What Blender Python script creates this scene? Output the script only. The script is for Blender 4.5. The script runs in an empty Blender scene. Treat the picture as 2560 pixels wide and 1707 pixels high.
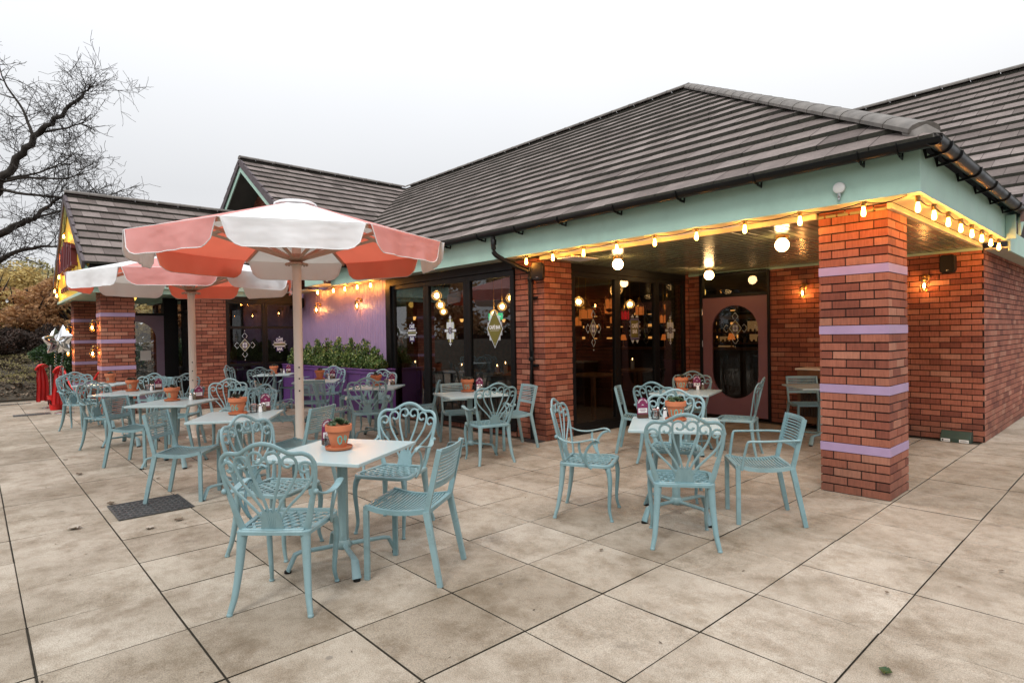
import bpy, math, random
from mathutils import Vector, Matrix
from math import sin, cos, pi, radians, sqrt, atan2, hypot

random.seed(7)
S = bpy.context.scene
COL = S.collection

# ------------------------------------------------------------------ camera
cam_d = bpy.data.cameras.new("camera"); cam = bpy.data.objects.new("camera", cam_d); COL.objects.link(cam)
CF, CP, CY, CR = 1476.88, radians(-0.6523), radians(42.4128), radians(-0.9214)
CAM = Vector((1.538, -5.722, 1.467))
def w2c(d):
    F = -d[0]*cos(CY)+d[1]*sin(CY); L = -d[0]*sin(CY)-d[1]*cos(CY); z = d[2]
    x = -L; fw = F*cos(CP)+z*sin(CP); up = -F*sin(CP)+z*cos(CP)
    return (x*cos(CR)+up*sin(CR), -x*sin(CR)+up*cos(CR), fw)
cols = [w2c(e) for e in ((1,0,0),(0,1,0),(0,0,1))]
right = Vector([c[0] for c in cols]); up_ = Vector([c[1] for c in cols]); fwd = Vector([c[2] for c in cols])
cam.matrix_world = Matrix(((right.x, up_.x, -fwd.x, CAM.x), (right.y, up_.y, -fwd.y, CAM.y), (right.z, up_.z, -fwd.z, CAM.z), (0,0,0,1)))
cam_d.sensor_width = 36; cam_d.lens = 36*CF/2560; cam_d.clip_end = 2000; cam_d.clip_start = .05
S.camera = cam

# ------------------------------------------------------------------ world, sun, exposure
W = bpy.data.worlds.new("World"); S.world = W; W.use_nodes = True
nt = W.node_tree; nt.nodes.clear()
sky = nt.nodes.new('ShaderNodeTexSky'); sky.sky_type = 'NISHITA'; sky.sun_disc = False
SUN_EL, SUN_ROT = radians(32), radians(200)
sky.sun_elevation = SUN_EL; sky.sun_rotation = SUN_ROT; sky.air_density = 1.0; sky.dust_density = 4.0
hs = nt.nodes.new('ShaderNodeHueSaturation'); hs.inputs['Saturation'].default_value = .10; hs.inputs['Value'].default_value = .22
mx = nt.nodes.new('ShaderNodeMixRGB'); mx.blend_type = 'MIX'; mx.inputs[0].default_value = .93
# overcast: an even white cloud sheet over the clear-sky gradient, with the faintest billow
tc = nt.nodes.new('ShaderNodeTexCoord'); ns = nt.nodes.new('ShaderNodeTexNoise'); ns.inputs['Scale'].default_value = 1.3; ns.inputs['Detail'].default_value = 4
rp = nt.nodes.new('ShaderNodeValToRGB'); rp.color_ramp.elements[0].position = .3; rp.color_ramp.elements[1].position = .7
rp.color_ramp.elements[0].color = (9.35, 9.6, 10.05, 1); rp.color_ramp.elements[1].color = (10.2, 10.3, 10.5, 1)
bg = nt.nodes.new('ShaderNodeBackground'); bg.inputs['Strength'].default_value = .0765
out = nt.nodes.new('ShaderNodeOutputWorld')
nt.links.new(tc.outputs['Generated'], ns.inputs['Vector']); nt.links.new(ns.outputs['Fac'], rp.inputs[0])
nt.links.new(sky.outputs[0], hs.inputs['Color']); nt.links.new(hs.outputs[0], mx.inputs[1]); nt.links.new(rp.outputs[0], mx.inputs[2])
# an overcast sky is about twice as bright overhead as at the horizon
sx = nt.nodes.new('ShaderNodeSeparateXYZ'); mrg = nt.nodes.new('ShaderNodeMapRange'); mrg.inputs[3].default_value = 1.0; mrg.inputs[4].default_value = 2.3; mrg.inputs[1].default_value = .22; mrg.inputs[2].default_value = 1.0
vm = nt.nodes.new('ShaderNodeVectorMath'); vm.operation = 'SCALE'
nt.links.new(tc.outputs['Generated'], sx.inputs[0]); nt.links.new(sx.outputs[2], mrg.inputs[0]); nt.links.new(mx.outputs[0], vm.inputs[0]); nt.links.new(mrg.outputs[0], vm.inputs['Scale'])
nt.links.new(vm.outputs[0], bg.inputs[0]); nt.links.new(bg.outputs[0], out.inputs[0])
sd = bpy.data.lights.new("sun", 'SUN'); sd.energy = 1.5; sd.angle = radians(16); sd.color = (1, .96, .9)
sun = bpy.data.objects.new("sun", sd); COL.objects.link(sun)
sdir = Vector((-.35, .75, -1.0)).normalized(); sun.rotation_euler = sdir.to_track_quat('-Z', 'Y').to_euler()
S.view_settings.view_transform = 'Standard'; S.view_settings.look = 'None'; S.view_settings.exposure = .17; S.view_settings.gamma = 1
S.render.engine = 'CYCLES'; cy = S.cycles
cy.max_bounces = 8; cy.diffuse_bounces = 4; cy.glossy_bounces = 4; cy.transparent_max_bounces = 16; cy.transmission_bounces = 4
cy.sample_clamp_indirect = 4; cy.sample_clamp_direct = 30; cy.caustics_reflective = False; cy.caustics_refractive = False
cy.use_denoising = True
try: cy.denoiser = 'OPENIMAGEDENOISE'
except Exception: pass
cy.use_light_tree = True

# ------------------------------------------------------------------ object helpers
def setp(o, label=None, cat=None, group=None, kind=None):
    if label: o['label'] = label
    if cat: o['category'] = cat
    if group: o['group'] = group
    if kind: o['kind'] = kind
    return o
def thing(name, label, cat, loc=(0,0,0), rz=0, group=None):
    o = bpy.data.objects.new(name, None); COL.objects.link(o); o.location = loc; o.rotation_euler = (0,0,rz); o.empty_display_size = .1
    return setp(o, label, cat, group)
def copy_tree(o, parent=None):
    c = o.copy(); COL.objects.link(c); c.parent = parent
    for ch in list(o.children): copy_tree(ch, c)
    return c
def rnd(a, b): return random.uniform(a, b)

class MB:
    def __init__(s): s.v=[]; s.f=[]; s.m=[]
    def add(s, vs, fs, m=0):
        b=len(s.v); s.v += [tuple(p) for p in vs]
        for f in fs: s.f.append(tuple(b+i for i in f)); s.m.append(m)
    def quad(s, a,b,c,d, m=0): s.add([a,b,c,d],[(0,1,2,3)],m)
    def poly(s, pts, m=0): s.add(pts,[tuple(range(len(pts)))],m)
    def box(s, x0,y0,z0,x1,y1,z1, m=0):
        if x0>x1: x0,x1=x1,x0
        if y0>y1: y0,y1=y1,y0
        if z0>z1: z0,z1=z1,z0
        s.add([(x0,y0,z0),(x1,y0,z0),(x1,y1,z0),(x0,y1,z0),(x0,y0,z1),(x1,y0,z1),(x1,y1,z1),(x0,y1,z1)],
              [(0,3,2,1),(4,5,6,7),(0,1,5,4),(1,2,6,5),(2,3,7,6),(3,0,4,7)],m)
    def prism(s, poly, vec, m=0):
        n=len(poly); P=[Vector(p) for p in poly]; V=Vector(vec)
        nn=Vector((0,0,0))
        for i in range(n): nn += P[i].cross(P[(i+1)%n])
        if nn.dot(V) > 0: P=P[::-1]
        s.add(P+[p+V for p in P], [tuple(range(n)), tuple(range(2*n-1,n-1,-1))]+[(i, i+n, (i+1)%n+n, (i+1)%n) for i in range(n)], m)
    def tube(s, pts, rx, ry=None, n=8, ref=(0,0,1), m=0, cap=True, square=False, closed=False):
        P=[Vector(p) for p in pts]; N=len(P); ref=Vector(ref)
        if ry is None: ry=rx
        g=lambda r,i: r[i] if isinstance(r,(list,tuple)) else r
        vs=[]
        for i in range(N):
            if closed: t=P[(i+1)%N]-P[i-1]
            else: t=P[min(i+1,N-1)]-P[max(i-1,0)]
            if t.length<1e-9: t=Vector((0,0,1))
            t.normalize(); b=ref-t*ref.dot(t)
            if b.length<1e-3: b=Vector((1,0,0))-t*t.x
            b.normalize(); a=b.cross(t)
            for k in range(n):
                an=2*pi*(k+.5)/n; c,sn=cos(an),sin(an)
                if square: q=max(abs(c),abs(sn)); c/=q; sn/=q
                vs.append(P[i]+a*(c*g(rx,i))+b*(sn*g(ry,i)))
        fs=[]
        for i in range(N if closed else N-1):
            j=(i+1)%N
            for k in range(n): fs.append((i*n+k, i*n+(k+1)%n, j*n+(k+1)%n, j*n+k))
        if cap and not closed: fs += [tuple(range(n-1,-1,-1)), tuple((N-1)*n+k for k in range(n))]
        s.add(vs, fs, m)
    def lathe(s, prof, n=24, c=(0,0,0), m=0, ax=None):
        vs=[]; fs=[]; c=Vector(c)
        if ax is None: X,Y,Z=Vector((1,0,0)),Vector((0,1,0)),Vector((0,0,1))
        else:
            Z=Vector(ax).normalized(); X=Z.orthogonal().normalized(); Y=Z.cross(X)
        for r,z in prof:
            for k in range(n): a=2*pi*k/n; vs.append(c+X*(r*cos(a))+Y*(r*sin(a))+Z*z)
        for i in range(len(prof)-1):
            for k in range(n): fs.append((i*n+k, i*n+(k+1)%n, (i+1)*n+(k+1)%n, (i+1)*n+k))
        if prof[0][0]>1e-6: fs.append(tuple(range(n-1,-1,-1)))
        if prof[-1][0]>1e-6: fs.append(tuple((len(prof)-1)*n+k for k in range(n)))
        s.add(vs,fs,m)
    def ball(s, c, r, n=12, sz=1, m=0):
        s.lathe([(max(1e-7,r*sin(pi*i/(n//2+2))), -r*sz*cos(pi*i/(n//2+2))) for i in range(n//2+3)], n, c, m)
    def merge(s, other, M=None, m=None):
        b=len(s.v)
        s.v += [tuple(M@Vector(p)) if M else p for p in other.v]
        for f,mm in zip(other.f,other.m): s.f.append(tuple(b+i for i in f)); s.m.append(mm if m is None else m)
    def build(s, name, mats, parent=None, smooth=None, bevel=0):
        me=bpy.data.meshes.new(name); me.from_pydata(s.v,[],s.f)
        if not isinstance(mats,(list,tuple)): mats=[mats]
        for mt in mats: me.materials.append(mt)
        if len(mats)>1: me.polygons.foreach_set('material_index', s.m)
        if smooth is not None:
            me.polygons.foreach_set('use_smooth', [True]*len(me.polygons))
            me.update()
            if smooth<180: me.set_sharp_from_angle(angle=radians(smooth))
        me.update()
        o=bpy.data.objects.new(name, me); COL.objects.link(o)
        if parent: o.parent=parent
        if bevel:
            b=o.modifiers.new('bevel','BEVEL'); b.width=bevel; b.segments=2; b.limit_method='ANGLE'; b.angle_limit=radians(40); b.harden_normals=False
        return o
def bez(p0,p1,p2,p3,n=8):
    r=[]
    for i in range(n+1):
        t=i/n; a=(1-t)**3; b=3*(1-t)**2*t; c=3*(1-t)*t*t; d=t**3
        r.append(tuple(a*w+b*x+c*y+d*z for w,x,y,z in zip(p0,p1,p2,p3)))
    return r
def catmull(P, n=6):
    r=[]; P=[Vector(p) for p in P]; Q=[P[0]*2-P[1]]+P+[P[-1]*2-P[-2]]
    for i in range(1,len(Q)-2):
        for k in range(n):
            t=k/n; a,b,c,d=Q[i-1],Q[i],Q[i+1],Q[i+2]
            r.append(.5*((2*b)+(c-a)*t+(2*a-5*b+4*c-d)*t*t+(3*b-a-3*c+d)*t**3))
    r.append(P[-1]); return r

# ------------------------------------------------------------------ materials
def lin(r,g,b):
    f=lambda c:(c/255/12.92) if c/255<=.04045 else ((c/255+.055)/1.055)**2.4
    return (f(r),f(g),f(b),1)
class NT:
    def __init__(s, name):
        s.m=bpy.data.materials.new(name); s.m.use_nodes=True; s.t=s.m.node_tree; s.t.nodes.clear()
        s.out=s.t.nodes.new('ShaderNodeOutputMaterial')
    def n(s, ty, **kw):
        x=s.t.nodes.new('ShaderNode'+ty)
        for k,v in kw.items():
            if k in x.inputs.keys(): x.inputs[k].default_value=v
            elif k[0]=='i' and k[1:].isdigit(): x.inputs[int(k[1:])].default_value=v
            else: setattr(x,k,v)
        return x
    def l(s,a,b): s.t.links.new(a,b)
    def ramp(s, fac, stops):
        r=s.n('ValToRGB'); e=r.color_ramp.elements
        while len(e)<len(stops): e.new(.5)
        for i,(p,c) in enumerate(stops): e[i].position=p; e[i].color=c if len(c)==4 else (*c,1)
        s.l(fac,r.inputs[0]); return r.outputs[0]
    def noise(s, scale, detail=4, rough=.55, vec=None, stretch=None):
        tcn=s.n('TexCoord'); nz=s.n('TexNoise'); nz.inputs['Scale'].default_value=scale; nz.inputs['Detail'].default_value=detail; nz.inputs['Roughness'].default_value=rough
        src=tcn.outputs['Object']
        if stretch:
            mp=s.n('Mapping'); mp.inputs['Scale'].default_value=stretch; s.l(src,mp.inputs[0]); src=mp.outputs[0]
        s.l(src,nz.inputs['Vector']); return nz.outputs['Fac']
    def mix(s, fac, a, b, mode='MIX'):
        x=s.n('MixRGB'); x.blend_type=mode
        for i,v in ((0,fac),(1,a),(2,b)):
            if isinstance(v,(int,float)): x.inputs[i].default_value=v
            elif isinstance(v,tuple): x.inputs[i].default_value=v if len(v)==4 else (*v,1)
            else: s.l(v,x.inputs[i])
        return x.outputs[0]
    def bump(s, h, strength=.2, dist=.01):
        b=s.n('Bump'); b.inputs['Strength'].default_value=strength; b.inputs['Distance'].default_value=dist; s.l(h,b.inputs['Height']); return b.outputs[0]
    def pr(s, color, rough=.5, metal=0, nrm=None, spec=.5, **kw):
        p=s.n('BsdfPrincipled')
        if isinstance(color,tuple): p.inputs['Base Color'].default_value=color
        else: s.l(color,p.inputs['Base Color'])
        if isinstance(rough,(int,float)): p.inputs['Roughness'].default_value=rough
        else: s.l(rough,p.inputs['Roughness'])
        p.inputs['Metallic'].default_value=metal; p.inputs['Specular IOR Level'].default_value=spec
        if nrm is not None: s.l(nrm,p.inputs['Normal'])
        for k,v in kw.items(): p.inputs[k.replace('_',' ')].default_value=v
        s.l(p.outputs[0],s.out.inputs[0]); return p
def scale(c,k): return (min(1,c[0]*k),min(1,c[1]*k),min(1,c[2]*k),1)
def paint(name, c, rough=.45, var=.08, nscale=6, bump=.05, bscale=60, metal=0, dirt=0):
    t=NT(name); f=t.noise(nscale,5)
    col=t.ramp(f,[(.3,scale(c,1-var)),(.7,scale(c,1+var))])
    if dirt:
        d=t.noise(2.2,8,.7); dd=t.ramp(d,[(.5,(0,0,0)),(.75,(1,1,1))])
        mm=t.n('Math',operation='MULTIPLY'); t.l(dd,mm.inputs[0]); mm.inputs[1].default_value=dirt
        col=t.mix(mm.outputs[0],col,scale(c,.45))
    nb=t.bump(t.noise(bscale,4),bump,.004)
    rr=t.ramp(t.noise(nscale*2,3),[(.3,(rough*.85,)*3),(.7,(min(1,rough*1.2),)*3)])
    t.pr(col,rr,metal,nb); return t.m
def emis(name, c, st):
    t=NT(name); e=t.n('Emission',Strength=st); e.inputs[0].default_value=c; t.l(e.outputs[0],t.out.inputs[0]); return t.m

M={}
t=NT('duck egg powder coat'); oi=t.n('ObjectInfo'); c0=t.ramp(oi.outputs['Random'],[(0,(.180,.305,.335)),(.5,(.21,.337,.366)),(1,(.235,.355,.378))])
gr=t.ramp(t.noise(9,7,.75),[(.38,(.74,.72,.68)),(.52,(1,1,1))]); c0=t.mix(.55,c0,gr,'MULTIPLY'); ch=t.ramp(t.noise(38,6,.8),[(.70,(0,)*3),(.73,(.6,)*3)]); c0=t.mix(ch,c0,(.42,.50,.50))
t.pr(c0,t.ramp(t.noise(14,4),[(.3,(.27,)*3),(.7,(.46,)*3)]),0,t.bump(t.noise(160,3),.05,.002)); M['blue']=t.m
t=NT('duck egg table laminate'); t.pr(t.ramp(t.noise(2,2),[(.3,(.38,.485,.50)),(.7,(.41,.515,.53))]),.30); M['blue_top']=t.m
M['black']=paint('black frame',(.005,.005,.0055,1),.42,.15,5,.03)
M['black_plastic']=paint('black plastic',(.006,.0065,.007,1),.36,.15,3,.03,30)
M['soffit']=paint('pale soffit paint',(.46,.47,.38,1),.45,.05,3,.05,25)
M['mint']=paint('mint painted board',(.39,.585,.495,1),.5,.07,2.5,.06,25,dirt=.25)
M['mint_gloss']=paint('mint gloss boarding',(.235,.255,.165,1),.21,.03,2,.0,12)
M['lavender']=paint('lavender paint',(.34,.235,.395,1),.45,.06,3,.05,40,dirt=.12)
M['band']=paint('lavender masonry paint',(.375,.265,.42,1),.55,.08,5,.25,60,dirt=.22)
M['purple']=paint('deep purple paint',(.115,.045,.185,1),.45,.1,3,.05,30,dirt=.3)
M['maroon']=paint('maroon paint',(.10,.012,.035,1),.5,.1)
M['mauve_door']=paint('mauve door paint',(.265,.13,.155,1),.42,.06,3,.04)
M['door_lav']=paint('dusky lavender door',(.24,.165,.235,1),.45,.06,3,.04)
M['terracotta']=paint('terracotta',(.47,.145,.062,1),.75,.14,14,.25,90,dirt=.3)
M['soil']=paint('soil',(.03,.022,.016,1),.95,.4,60,.9,120)
M['teal_paint']=paint('hand painted teal',(.10,.42,.36,1),.5,.15,30)
M['steel']=paint('brushed steel',(.6,.6,.6,1),.22,.06,8,.03,80,metal=1)
M['foil']=paint('silver foil',(.85,.85,.86,1),.08,.03,8,.25,9,metal=1)
M['brass']=paint('brass',(.42,.27,.10,1),.3,.1,8,.03,80,metal=1)
M['cream']=paint('cream aluminium',(.74,.68,.60,1),.42,.05,3,.04)
M['rib']=paint('beige parasol arm',(.50,.375,.285,1),.5,.05,3,.04)
M['grate']=paint('galvanised grate',(.085,.088,.09,1),.5,.3,15,.1,metal=.5)
M['redcloth']=paint('red satin',(.62,.012,.012,1),.4,.1,5,.3,20)
M['white']=paint('white plastic',(.72,.72,.70,1),.4,.04)
M['card']=paint('burgundy card',(.19,.016,.075,1),.4,.06)
M['cardwhite']=paint('white print',(.75,.74,.72,1),.5,.03)
M['wood']=paint('walnut block',(.075,.028,.014,1),.5,.3,20,.1)
M['oak']=paint('oak boards',(.16,.065,.022,1),.5,.3,9,.15)
M['darkwood']=paint('dark wood',(.035,.016,.009,1),.45,.3,9,.1)
M['green_box']=paint('dark green bin plastic',(.014,.035,.022,1),.55,.2,12,.5,180)
M['bark']=paint('bark',(.032,.026,.021,1),.9,.35,12,.8,30)
M['twig']=paint('twig',(.036,.03,.026,1),.9,.3,5)
M['gold']=paint('olive gold print',(.17,.15,.03,1),.45,.1)
M['stonewhite']=paint('pale print',(.62,.66,.68,1),.5,.05)
M['violet']=paint('violet print',(.05,.03,.12,1),.5,.1)
M['yellow']=paint('yellow painted panel',(.83,.52,.035,1),.5,.08,3)
M['burgundy']=paint('burgundy letter',(.13,.02,.03,1),.4,.1)
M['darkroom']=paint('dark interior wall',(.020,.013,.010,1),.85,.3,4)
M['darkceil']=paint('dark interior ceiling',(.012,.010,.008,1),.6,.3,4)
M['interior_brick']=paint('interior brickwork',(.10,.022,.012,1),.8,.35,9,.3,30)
M['verge']=paint('verge tile',(.105,.085,.092,1),.85,.2,8,.2,60)
M['soffit_shade']=paint('shade toned gable soffit',(.10,.125,.115,1),.7,.1)  # shadow under the gable overhang put into the soffit colour
M['asphalt']=paint('asphalt',(.055,.055,.056,1),.9,.25,12,.6,150)
M['bulb']=emis('filament bulb glow',(1,.375,.055,1),210)
M['globe']=emis('opal globe glow',(1,.60,.24,1),24)
M['globe_dim']=emis('dim yellow globe',(1,.58,.12,1),1.6)
M['walllamp']=emis('wall lamp filament',(1,.40,.10,1),330)
M['pendant']=emis('mosaic pendant glow',(1,.48,.12,1),1.5)
M['pendant_core']=emis('mosaic pendant core',(1,.6,.2,1),24)
M['lantern']=emis('amber lantern glow',(1,.24,.04,1),.45)
M['lantern_red']=emis('red lantern glow',(1,.02,.02,1),.35)
M['flame']=emis('candle flame',(1,.55,.2,1),14)
M['exit']=emis('exit sign green',(.05,.75,.28,1),.9)
M['exitw']=emis('exit sign white',(.75,1,.85,1),.9)
M['candle']=paint('candle wax',(.5,.45,.38,1),.5,.05)
def glassmat(name, tint=(.80,.82,.82), k=1.7, rough=0.0):
    t=NT(name); fr=t.n('Fresnel'); fr.inputs[0].default_value=1.5
    mu=t.n('Math',operation='MULTIPLY',use_clamp=True); t.l(fr.outputs[0],mu.inputs[0]); mu.inputs[1].default_value=k
    tr=t.n('BsdfTransparent'); tr.inputs[0].default_value=(*tint,1)
    gl=t.n('BsdfGlossy'); gl.inputs['Roughness'].default_value=rough
    nb=t.bump(t.noise(1.1,1),.03,.02); t.l(nb,gl.inputs['Normal'])
    mxs=t.n('MixShader'); t.l(mu.outputs[0],mxs.inputs[0]); t.l(tr.outputs[0],mxs.inputs[1]); t.l(gl.outputs[0],mxs.inputs[2]); t.l(mxs.outputs[0],t.out.inputs[0]); return t.m
for k_ in ('black','black_plastic'):
    for n_ in M[k_].node_tree.nodes:
        if n_.type=='BSDF_PRINCIPLED': n_.inputs['Specular IOR Level'].default_value=.28
M['glass']=glassmat('window glass',(.74,.76,.76),2.6)
M['jar']=glassmat('jar glass',(.88,.9,.9),1.6,.02)
def fabric(name, c, trans=.35):
    t=NT(name); f=t.noise(1.6,2); col=t.ramp(f,[(.3,scale(c,.96)),(.72,scale(c,1.03))])
    wr=t.noise(2.6,2,.5,stretch=(1,1,1.8)); b=t.bump(wr,.5,.08)
    d=t.n('BsdfDiffuse'); t.l(col,d.inputs[0]); t.l(b,d.inputs['Normal']); tl=t.n('BsdfTranslucent'); t.l(col,tl.inputs[0])
    mxs=t.n('MixShader'); mxs.inputs[0].default_value=trans; t.l(d.outputs[0],mxs.inputs[1]); t.l(tl.outputs[0],mxs.inputs[2]); t.l(mxs.outputs[0],t.out.inputs[0]); return t.m
M['fab_white']=fabric('white canvas',(.92,.93,.95,1),.30)
M['fab_pink']=fabric('faded pink canvas',(.90,.50,.48,1),.45)
M['fab_coral']=fabric('coral canvas underglow',(.97,.42,.27,1),.72)  # unfaded underside of the canopy cloth; light shining through put into the colour
M['fab_beige']=fabric('beige canvas underside',(.88,.83,.77,1),.5)
M['piping']=paint('white piping',(.8,.8,.8,1),.6,.03)
def brickmat():
    t=NT('red brick'); g=t.n('NewGeometry'); isl=g.outputs['Random Per Island']
    base=t.ramp(isl,[(0,(.20,.062,.042)),(.25,(.31,.100,.063)),(.5,(.385,.142,.092)),(.75,(.34,.115,.070)),(1,(.46,.215,.145))])
    drag=t.ramp(t.noise(60,4,.6,stretch=(1,1,.12)),[(.35,(.62,.62,.62)),(.6,(1.05,1.05,1.05))])
    col=t.mix(.55,base,drag,'MULTIPLY')
    blot=t.ramp(t.noise(1.7,6,.6),[(.35,(.72,.72,.72)),(.65,(1.08,1.08,1.08))]); col=t.mix(.8,col,blot,'MULTIPLY')
    spk=t.ramp(t.noise(13,8,.75),[(.66,(0,0,0)),(.76,(.35,.35,.35))]); col=t.mix(spk,col,(.55,.42,.36))
    # mottled darker tone towards the lowest courses
    tcn=t.n('TexCoord'); sp=t.n('SeparateXYZ'); t.l(tcn.outputs['Object'],sp.inputs[0])
    mr=t.n('MapRange'); t.l(sp.outputs[2],mr.inputs[0]); mr.inputs[1].default_value=0; mr.inputs[2].default_value=.42; mr.inputs[3].default_value=.55; mr.inputs[4].default_value=0
    st=t.n('Math',operation='MULTIPLY'); t.l(mr.outputs[0],st.inputs[0]); t.l(t.ramp(t.noise(5,6),[(.3,(.3,)*3),(.6,(1,)*3)]),st.inputs[1])
    col=t.mix(st.outputs[0],col,(.085,.05,.036))
    t.pr(col,.82,0,t.bump(t.noise(130,5,.7,stretch=(1,1,.3)),.5,.003),.3); return t.m
M['brick']=brickmat()
M['mortar']=paint('dark mortar',(.016,.011,.009,1),.95,.3,30,.5,200)
def rooftile():
    t=NT('concrete roof tile'); g=t.n('NewGeometry'); isl=g.outputs['Random Per Island']
    base=t.ramp(isl,[(0,(.135,.106,.096)),(.35,(.19,.152,.138)),(.7,(.215,.175,.16)),(1,(.285,.235,.218))])
    n1=t.ramp(t.noise(3,7,.7),[(.35,(.65,)*3),(.65,(1.12,)*3)]); col=t.mix(.8,base,n1,'MULTIPLY')
    n2=t.ramp(t.noise(45,5,.7),[(.4,(.7,)*3),(.62,(1.1,)*3)]); col=t.mix(.6,col,n2,'MULTIPLY')
    ln=t.ramp(t.noise(11,9,.85),[(.60,(0,)*3),(.70,(.6,)*3)]); col=t.mix(ln,col,(.27,.26,.235))
    t.pr(col,.85,0,t.bump(t.noise(150,4),.5,.003),.3); return t.m
M['tile']=rooftile()
M['tile_edge']=paint('mossy shaded tile edge',(.022,.021,.014,1),.95,.5,40,.9,90)  # mossy, and dark enough to paint in the shadow line of each course
M['ridge']=paint('weathered ridge tile',(.17,.155,.142,1),.9,.3,9,.4,80,dirt=.5)
def paving():
    t=NT('concrete paving slab'); g=t.n('NewGeometry'); isl=g.outputs['Random Per Island']
    base=t.ramp(isl,[(0,(.345,.303,.248)),(.5,(.40,.357,.298)),(1,(.455,.412,.352))])
    big=t.ramp(t.noise(1.15,6,.6),[(.36,(.66,.62,.56)),(.5,(.94,.92,.9)),(.66,(1.1,1.1,1.09))]); col=t.mix(.75,base,big,'MULTIPLY')
    med=t.ramp(t.noise(3.2,9,.72),[(.37,(.56,.50,.43)),(.52,(1,1,1))]); col=t.mix(.62,col,med,'MULTIPLY')
    st=t.ramp(t.noise(1.9,7,.7),[(.60,(0,)*3),(.72,(.55,)*3)]); col=t.mix(st,col,(.16,.135,.11))
    spk=t.ramp(t.noise(190,3,.6),[(.38,(.5,.48,.45)),(.5,(1,1,1)),(.62,(1.35,1.33,1.3))]); col=t.mix(.6,col,spk,'MULTIPLY')
    drift=t.ramp(t.noise(.33,3,.5),[(.35,(.82,.80,.77)),(.65,(1.08,1.08,1.09))]); col=t.mix(1,col,drift,'MULTIPLY')
    wash=t.ramp(t.noise(5.5,10,.8),[(.42,(.70,.66,.61)),(.52,(1.02,1.02,1.02)),(.68,(1.12,1.12,1.12))]); col=t.mix(.55,col,wash,'MULTIPLY')
    vor=t.n('TexVoronoi',Scale=1.9); tcv=t.n('TexCoord'); t.l(tcv.outputs['Object'],vor.inputs['Vector']); gum=t.ramp(vor.outputs['Distance'],[(.028,(.55,)*3),(.036,(0,)*3)]); col=t.mix(gum,col,(.12,.105,.09))
    drk=t.ramp(t.noise(28,6,.8),[(.68,(0,)*3),(.73,(.55,)*3)]); col=t.mix(drk,col,(.09,.075,.06))
    t.pr(col,.9,0,t.bump(t.noise(260,3,.6),.55,.002),.35); return t.m
M['slab']=paving()
M['joint']=paint('mossy joint sand',(.045,.037,.024,1),.98,.4,40,.8,200)
def leafmat(name, stops, rough=.5, trans=.25):
    t=NT(name); g=t.n('NewGeometry'); col=t.ramp(g.outputs['Random Per Island'],stops)
    p=t.n('BsdfPrincipled'); t.l(col,p.inputs['Base Color']); p.inputs['Roughness'].default_value=rough
    tl=t.n('BsdfTranslucent'); t.l(col,tl.inputs[0]); mxs=t.n('MixShader'); mxs.inputs[0].default_value=trans
    t.l(p.outputs[0],mxs.inputs[1]); t.l(tl.outputs[0],mxs.inputs[2]); t.l(mxs.outputs[0],t.out.inputs[0]); return t.m
M['leaf_box']=leafmat('glossy hedge leaf',[(0,(.02,.055,.012)),(.35,(.055,.125,.025)),(.65,(.13,.22,.05)),(1,(.40,.44,.16))],.35)
M['leaf_laurel']=leafmat('laurel leaf',[(0,(.010,.03,.010)),(.6,(.022,.065,.016)),(1,(.06,.12,.03))],.4)
M['leaf_brown']=leafmat('brown hedge leaf',[(0,(.03,.022,.018)),(.5,(.065,.045,.035)),(1,(.10,.055,.04))],.8,.1)
M['leaf_yellow']=leafmat('yellow autumn leaf',[(0,(.30,.22,.09)),(.5,(.60,.44,.17)),(1,(.80,.68,.32))],.7,.45)
M['leaf_orange']=leafmat('orange autumn leaf',[(0,(.28,.17,.10)),(.5,(.54,.30,.14)),(1,(.70,.46,.24))],.7,.45)
M['leaf_olive']=leafmat('olive autumn leaf',[(0,(.17,.16,.08)),(.5,(.34,.30,.13)),(1,(.55,.48,.24))],.7,.45)
M['leaf_dead']=leafmat('dead leaf litter',[(0,(.05,.035,.022)),(.5,(.12,.085,.055)),(1,(.26,.2,.14))],.8,.1)
M['succ']=leafmat('succulent leaf',[(0,(.045,.085,.045)),(.5,(.09,.15,.075)),(1,(.17,.22,.12))],.4,.1)
M['succ_dark']=leafmat('dark succulent leaf',[(0,(.03,.035,.025)),(.5,(.07,.075,.05)),(1,(.15,.14,.11))],.5,.1)
M['bank']=paint('bark mulch bank',(.05,.04,.026,1),.95,.5,9,.9,40,dirt=.4)
M['grass']=paint('rough grass',(.06,.075,.03,1),.95,.4,6,.9,60)
M['sugar']=leafmat('sugar sachet',[(0,(.55,.10,.08)),(.5,(.75,.55,.5)),(1,(.78,.76,.72))],.5,0)
M['pepper']=paint('peppercorns',(.16,.13,.09,1),.8,.3,80)
M['salt']=paint('salt',(.8,.8,.8,1),.8,.02)

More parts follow.
